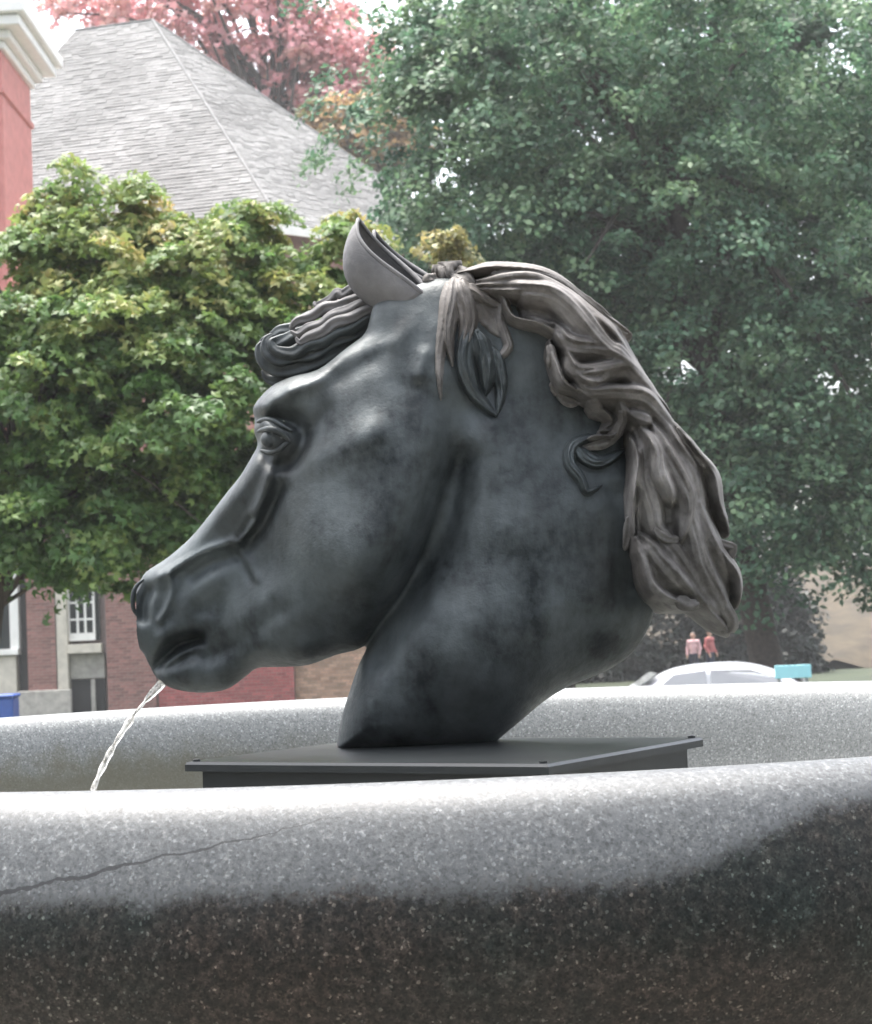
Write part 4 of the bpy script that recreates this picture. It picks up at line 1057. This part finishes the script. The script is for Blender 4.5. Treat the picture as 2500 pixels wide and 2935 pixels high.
# big green tree on the right
YG = 28.0; kg = 31/22
gb = [B3(1500, 300, YG, 2.3, 1.8, 1.5, 2.2), B3(1700, 60, YG+.3, 2.4, 1.8, 1.2, 2), B3(2200, 200, YG+.2, 2.2, 1.8, 1.8, 2.2), B3(1450, 620, YG-.3, 1.4, 1.4, .9, 1.4), B3(1900, 620, YG-.4, 1.5, 1.5, 1.1, 1.8),
      B3(2400, 620, YG+.2, 1.5, 1.5, 1.4, 1.6), B3(1650, 900, YG+.6, 1.6, 1.4, .9, 1.4), B3(2050, 1000, YG-.2, 1.5, 1.4, 1.0, 1.8), B3(2400, 1050, YG-.3, 1.2, 1.2, 1.2, 1.4), B3(2200, 1400, YG-.4, 1.4, 1.3, 1.0, 1.8),
      B3(2480, 1480, YG-.2, 1.1, 1.1, .9, 1.2), B3(1900, 1400, YG+.4, 1.4, 1.3, 1.0, 1.2), B3(1330, 330, YG+.4, .8, 1.0, .9, .7), B3(1190, 190, YG+.6, .35, .6, .7, .3), B3(2800, 500, YG, 2, 2, 3, 1.2)]
gb = [(c_, tuple(q_*kg for q_ in r_), w_) for c_, r_, w_ in gb]
tree('broadleaf_tree', 'tall dense dark green tree filling the right side behind the mane', 'tree', (at(2230, 1800, YG)[0], YG+.2, 0), at(1900, 400, YG), gb, 1900, 88, .46, .112, OVAL,
     pal([(.045, .10, .062), (.075, .155, .09), (.12, .21, .115), (.19, .28, .14)], .2, .65), 8, r_base=.30, n_lim=26, shell=.5)
# second tree behind it, closing the gaps
YB = 37.0
tree('broadleaf_tree', 'green tree standing farther back behind the tall dark tree, seen through its gaps', 'tree', (at(1600, 1800, YB)[0], YB, 0), at(1650, 500, YB),
     [B3(1600, 700, YB, 2.6, 2, 2.6, 2), B3(2200, 700, YB, 3, 2, 3.2, 2), B3(1800, 1300, YB, 3.4, 2, 2.0, 2), B3(2500, 1300, YB, 3, 2, 2, 1), B3(1400, 1350, YB, 2.0, 2, 2.0, 1), B3(1900, 200, YB+1, 3.4, 2, 2.4, 1.6), B3(2350, 250, YB+1, 3.2, 2, 2.6, 1.6), B3(1500, 150, YB+1, 2.2, 2, 2.0, 1.0)],
     1300, 56, .65, .22, OVAL, pal([(.035, .075, .048), (.055, .11, .065), (.08, .14, .08)], .2, .6), 21, r_base=.28, n_lim=40, shell=.3)
# red tree behind the roof
YR = 78.0
tree('red_maple_tree', 'tall red autumn tree rising behind the grey roof', 'tree', (at(800, 1800, YR)[0], YR, 0), at(800, 300, YR),
     [B3(700, 60, YR, 5.0, 3, 3.0, 2), B3(950, 200, YR, 2.6, 2.5, 2.6, 1.6), B3(330, 20, YR+1, 3.5, 3, 1.4, .9), B3(900, 420, YR-.5, 2.5, 2, 1.6, .8), B3(600, -200, YR, 6, 4, 2.5, 1.2)],
     450, 34, .85, .30, MAPLE, pal([(.62, .29, .32), (.70, .37, .39), (.72, .43, .41), (.66, .45, .35)], .15, .6), 31, mat='leaf_thin', r_base=.5, n_lim=60, shell=.25)
# pale yellow tree low between the roof and the green tree
tree('yellow_tree', 'pale orange and yellow tree between the red tree and the green tree', 'tree', (at(1010, 1800, 70)[0], 70, 0), at(1010, 600, 70),
     [B3(1000, 400, 70, 1.9, 1.6, 1.7, 1.5), B3(1130, 400, 70, 1.6, 1.5, 1.6, 1.0)],
     200, 46, .62, .28, MAPLE, pal([(.10, .11, .05), (.22, .17, .08), (.40, .26, .12), (.48, .33, .2)], .2, .7), 33, mat='leaf_thin', r_base=.3, n_lim=24, shell=.3)
# small golden shrub top behind the ear
tree('golden_shrub', 'small golden leaved sapling just right of the ears', 'shrub', (at(1270, 1700, 16)[0], 16, 0), at(1265, 760, 16),
     [B3(1265, 690, 16, .22, .2, .14, 1), B3(1310, 740, 16, .22, .2, .16, 1), B3(1300, 850, 16, .3, .25, .3, 1.2)], 40, 22, .17, .075, TRI,
     pal([(.12, .16, .06), (.26, .24, .09), (.40, .32, .14)], .15, .6), 35, r_base=.03, n_lim=12, shell=.2)
# dark evergreen shrubs under the big tree
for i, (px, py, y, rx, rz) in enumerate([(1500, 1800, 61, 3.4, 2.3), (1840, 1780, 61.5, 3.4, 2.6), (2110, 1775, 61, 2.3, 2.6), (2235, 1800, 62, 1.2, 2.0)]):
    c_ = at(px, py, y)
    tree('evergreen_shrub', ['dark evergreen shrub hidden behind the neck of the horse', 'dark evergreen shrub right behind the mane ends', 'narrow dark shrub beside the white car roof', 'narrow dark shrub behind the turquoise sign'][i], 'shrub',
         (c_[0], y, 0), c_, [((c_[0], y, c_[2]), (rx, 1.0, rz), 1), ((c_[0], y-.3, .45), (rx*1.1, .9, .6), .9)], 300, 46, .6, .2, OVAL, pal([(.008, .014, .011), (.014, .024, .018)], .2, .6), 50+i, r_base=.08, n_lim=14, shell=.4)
# far wood closing the view
def far_wood():
    rs = np.random.RandomState(9); bl = []
    for k in range(46):
        x = -70 + k*3.6 + rs.uniform(-1, 1); zz = rs.uniform(7, 11); bl.append(((x, 118 + rs.uniform(-5, 5), zz*.5), (3.2, 3, zz*.55), 1))
    V, F, col, _ = crown(bl, 1500, 26, 1.5, .65, OVAL, pal([(.03, .055, .03), (.05, .08, .04), (.09, .09, .05)], .2, .6), 9)
    tag(obj('far_wood', V, F, M['leaf'], None, col=col), kind='stuff')
far_wood()
def light_block_trees():  # unseen trees added behind the camera to block low sky light
    rs = np.random.RandomState(19); bl = []; mb = MB()
    for k in range(11):
        x = -27 + k*5.2 + rs.uniform(-1, 1); y = -17 + rs.uniform(-2, 2); hz = rs.uniform(8.5, 11.5)
        bl.append(((x, y, hz*.58), (3.3, 2.8, hz*.46), 1)); mb.tube([(x, y, 0), (x, y, hz*.6)], [.22, .1], 8)
    V, F, col, _ = crown(bl, 900, 34, 1.0, .42, OVAL, pal([(.03, .055, .03), (.05, .08, .04), (.09, .09, .05)], .2, .6), 19)
    n0 = len(V); V = np.vstack([V, np.array(mb.V)]); me_col = np.vstack([col, np.tile((.05, .04, .03), (len(mb.V), 1))])
    F2 = [tuple(f) for f in F.tolist()] + [tuple(i+n0 for i in f) for f in mb.F]
    tag(obj('light_block_trees', V, F2, M['leaf'], None, col=me_col), kind='stuff')
light_block_trees()
# earth bank at the right edge
n_ = 40; xs = np.linspace(4.0, 44, n_); ys = np.linspace(63.5, 96, 26)
XX, YY = np.meshgrid(xs, ys, indexing='ij'); rs_ = np.random.RandomState(3)
ZZ = 3.8*np.clip((YY-63.5)/14, 0, 1)**.8*np.clip((XX-4.0)/3.5, 0, 1)**.7 + rs_.normal(size=XX.shape)*.12*np.clip((XX-4.0)/2, 0, 1) + .002
XX = XX + (YY-63.5)*.2
V = np.stack([XX, YY, np.maximum(ZZ, .003)], -1).reshape(-1, 3); m_ = len(ys)
F = [(i*m_+j, (i+1)*m_+j, (i+1)*m_+j+1, i*m_+j+1) for i in range(n_-1) for j in range(m_-1)]
tag(obj('bank', V, F, M['earth'], None, True), kind='structure')

# ================================================================== SMALL THINGS FAR BEHIND
# blue bin and turquoise sign
c_ = at(8, 2012, 38); bb = empty('blue_bin', (c_[0], 38, 0)); tag(bb, 'blue bin standing before the building front at the far left edge', 'bin')
zt = at(8, 1990, 38)[2]
mb = MB(); mb.box(c_[0]-.3, c_[0]+.28, 37.7, 38.3, .08, zt-.07, .03); mb.build('body', M['blue'], bb)
mb = MB(); mb.box(c_[0]-.33, c_[0]+.31, 37.66, 38.34, zt-.069, zt, .02); mb.build('lid', M['blue'], bb)
for dx in (-.22, .2):
    mb = MB(); mb.tube([(c_[0]+dx-.03, 38.2, .08), (c_[0]+dx+.03, 38.2, .08)], .08, 12); mb.build('wheel', M['rubber'], bb)
x0, x1, z0, z1 = dims(2222, 2326, 1906, 1944, 20)
sg = empty('turquoise_sign', ((x0+x1)/2, 20, 0)); tag(sg, 'small pale turquoise sign board beside the white car, right of the mane', 'sign')
mb = MB(); mb.box(x0, x1, 20, 20.03, z0, z1, .004); mb.build('board', M['turq'], sg)
for x in (x0+.05, x1-.05):
    mb = MB(); mb.tube([(x, 20.055, 0), (x, 20.055, z1-.02)], .02, 8); mb.build('post', M['steel'], sg)

# white car, side on
def car(ox, oy, ztop):
    root = empty('white_car', (ox, oy, 0)); tag(root, 'white parked car whose roof just shows above the basin rim', 'car')
    s = ztop/1.42; off = np.array([ox, oy, 0])
    hh = .03; X = np.arange(-2.4, 2.4, hh); Z = np.arange(.1, 1.6, hh); Wd = np.arange(-1.0, 1.0, hh).astype(np.float32)
    A, Bz = np.meshgrid(X, Z, indexing='ij'); A = A.astype(np.float32); Bz = Bz.astype(np.float32)
    low = catmull([(-2.18, .35), (-2.22, .6), (-2.1, .78), (-1.3, .90), (-.9, .94), (1.3, .96), (2.05, .92), (2.18, .7), (2.15, .4), (1.9, .25), (-1.9, .25)], 5, True)
    cab = catmull([(-1.25, .86), (-.75, 1.18), (-.35, 1.36), (.2, 1.42), (.8, 1.40), (1.3, 1.24), (1.75, .94), (1.6, .80), (-1.1, .80)], 5, True)
    one = np.ones_like(A)
    F1 = inflate(poly_sd(A, Bz, low), Wd, 0*A, .86*one, .16*one); F2 = inflate(poly_sd(A, Bz, cab), Wd, 0*A, .70*one, .14*one)
    FF = smin(F1, F2, .06)
    for cx in (-1.38, 1.36):
        d = np.sqrt((A-cx)**2 + (Bz-.32)**2) - .36
        FF = np.maximum(FF, -np.maximum(d[:, :, None], .58 - np.abs(Wd)[None, None, :]))
    V, Q = surface_nets(FF, (-2.4, .1, -1.0), hh); V = V[:, [0, 2, 1]]*s
    obj('body', V + off, Q, M['carpaint'], root, True)
    for sgn in (-1, 1):
        for pts in ([(-.85, .98), (-.45, 1.27), (.05, 1.32), (.05, .99)], [(.12, .99), (.12, 1.32), (.75, 1.30), (1.15, 1.16), (1.35, 1.0)]):
            mb = MB(); mb.prism([(x*s, sgn*(.735 if z < 1.1 else .685)*s, z*s) + np.zeros(3) + off for x, z in pts], (0, sgn*.012, 0)); mb.build('side_window', M['carglass'], root)
    for pts in ([(-1.12, .97), (-.66, 1.27)], [(1.62, 1.04), (1.30, 1.26)]):
        (xa, za), (xb, zb) = pts; dx = -.035 if xa < 0 else .035
        mb = MB(); mb.prism([np.array((xa+dx, -.60, za+.02))*s + off, np.array((xa+dx, .60, za+.02))*s + off, np.array((xb+dx, .52, zb+.02))*s + off, np.array((xb+dx, -.52, zb+.02))*s + off], (0, 0, .012)); mb.build('windscreen', M['carglass'], root)
    for cx in (-1.38, 1.36):
        for sgn in (-1, 1):
            t = np.linspace(0, 2*math.pi, 24, endpoint=False)
            V, F = lathe([(.20, -.1), (.30, -.1), (.32, -.06), (.32, .06), (.30, .1), (.20, .1)], 28); V = V[:, [0, 2, 1]]
            ty = obj('tyre', V*s + off + np.array([cx*s, sgn*.74*s, .32*s]), F, M['rubber'], root, True)
            V, F = lathe([(.01, .06), (.06, .07), (.19, .04), (.205, .09), (.205, -.09), (.01, -.06)], 28); V = V[:, [0, 2, 1]]*np.array([1, sgn, 1])
            obj('rim', V*s + off + np.array([cx*s, sgn*.74*s, .32*s]), F, M['alloy'], ty, True)
    for sgn in (-1, 1):
        mb = MB(); mb.box(ox-2.20*s, ox-2.05*s, oy+(sgn*.6-.16)*s, oy+(sgn*.6+.16)*s, .62*s, .74*s, .03); mb.build('headlight', M['lamp'], root)
        mb = MB(); mb.box(ox+2.06*s, ox+2.19*s, oy+(sgn*.62-.14)*s, oy+(sgn*.62+.14)*s, .70*s, .86*s, .03); mb.build('tail_light', M['red'], root)
        for hx in (-.02, .95):
            mb = MB(); mb.box(ox+(hx-.08)*s, ox+(hx+.08)*s, oy+(sgn*.865-.02)*s, oy+(sgn*.865+.02)*s, .86*s, .89*s, .01); mb.build('door_handle', M['carpaint'], root)
        mb = MB(); mb.box(ox-.82*s, ox-.66*s, oy+(sgn*.90-.09)*s, oy+(sgn*.90+.09)*s, .98*s, 1.1*s, .03); mb.build('wing_mirror', M['carpaint'], root)
YC = 25.5
pc = at(2040, 1899, YC); car(pc[0]-.22, YC, pc[2])

# two people far behind the car
def capsule(G, a, b, ra, rb):
    a = np.array(a, np.float32); b = np.array(b, np.float32); e = b-a; L = e @ e
    t = np.clip(((G[0]-a[0])*e[0] + (G[1]-a[1])*e[1] + (G[2]-a[2])*e[2])/L, 0, 1)
    return np.sqrt((G[0]-a[0]-t*e[0])**2 + (G[1]-a[1]-t*e[1])**2 + (G[2]-a[2]-t*e[2])**2) - (ra + (rb-ra)*t)
def person(px, py, y, label, top, legs, seed, yaw=0.0):
    p = at(px, py, y); H = p[2]; s = H/1.72; hh = .014
    root = empty('person', (p[0], y, 0)); tag(root, label, 'person', None)
    g1 = np.arange(-.42, .42, hh); g2 = np.arange(-.26, .26, hh); g3 = np.arange(-.02, 1.80, hh)
    G = np.meshgrid(g1, g2, g3, indexing='ij'); G = [x.astype(np.float32) for x in G]
    def union(cs, k=.04):
        F = None
        for c in cs: d = capsule(G, *c); F = d if F is None else smin(F, d, k)
        return F
    sw = .03*seed
    arms = [c for sg in (-1, 1) for c in (((sg*.18, 0, 1.40), (sg*.24, .02, 1.14), .05, .042), ((sg*.24, .02, 1.14), (sg*.23, -.06-sw, .90), .04, .03))]
    torso = [((0, 0, 1.36), (0, 0, 1.12), .115, .11), ((-.11, 0, 1.38), (.11, 0, 1.38), .085, .085), ((0, 0, 1.1), (0, 0, .95), .12, .125), ((-.05, 0, 1.2), (.05, 0, 1.2), .10, .10)]
    lg = [c for sg in (-1, 1) for c in (((sg*.09, 0, .93), (sg*.10, -.01, .50), .088, .06), ((sg*.10, -.01, .50), (sg*.10, .02, .09), .056, .038), ((sg*.10, .03, .04), (sg*.11, -.14, .03), .042, .035))]
    hand = [c for sg in (-1, 1) for c in (((sg*.23, -.06-sw, .90), (sg*.23, -.08-sw, .80), .032, .022), ((sg*.22, -.085-sw, .86), (sg*.20, -.11-sw, .82), .012, .010))]
    hd = [((0, -.01, 1.62), (0, -.02, 1.57), .092, .075), ((0, 0, 1.5), (0, 0, 1.42), .052, .06), ((0, -.105, 1.585), (0, -.10, 1.60), .014, .010), ((-.088, .0, 1.60), (-.088, .0, 1.58), .02, .015), ((.088, .0, 1.60), (.088, .0, 1.58), .02, .015)]
    def put(name, F, mat):
        V, Q = surface_nets(F, (-.42, -.26, -.02), hh); cy_, sy_ = math.cos(yaw), math.sin(yaw)
        V = np.stack([V[:, 0]*cy_ - V[:, 1]*sy_, V[:, 0]*sy_ + V[:, 1]*cy_, V[:, 2]], -1); return obj(name, V*s + np.array([p[0], y, 0]), Q, mat, root, True)
    put('body', union(torso + arms + lg + hand + hd, .035), M['skin'])
    put('shirt', np.maximum(union(torso + arms, .05) - .012, np.maximum(.92 - G[2], G[2] - 1.455)), top)
    put('trousers', np.maximum(union(lg + torso[2:3], .04) - .013, np.maximum(.07 - G[2], G[2] - .97)), legs)
    put('hair', np.maximum(capsule(G, (0, .005, 1.635), (0, .02, 1.60), .100, .092), np.maximum(-(G[1] + .055 + (G[2]-1.62)*.35), 1.52 - G[2])), M['hair'])
person(1986, 1812, 58, 'person in a pale pink shirt, left of the two people under the mane end', M['pink'], M['navy'], 0, -.5)
person(2032, 1804, 57, 'person in a red top, right of the two people under the mane end', M['red'], M['navy'], 2, 0.9)

# ------------------------------------------------------------------ thin haze volume added to imitate a veil of lens glare
hm = bpy.data.materials.new('glare_haze_air'); hm.use_nodes = True; hn = hm.node_tree; hn.nodes.clear()
hv = hn.nodes.new('ShaderNodeVolumePrincipled'); hv.inputs['Color'].default_value = (0.93, 0.95, 0.96, 1); hv.inputs['Density'].default_value = 0.0008
ho = hn.nodes.new('ShaderNodeOutputMaterial'); hn.links.new(hv.outputs[0], ho.inputs['Volume'])
mb = MB(); mb.box(-152, 152, -42, 222, -1, 36)
tag(mb.build('glare_haze', hm), kind='stuff')
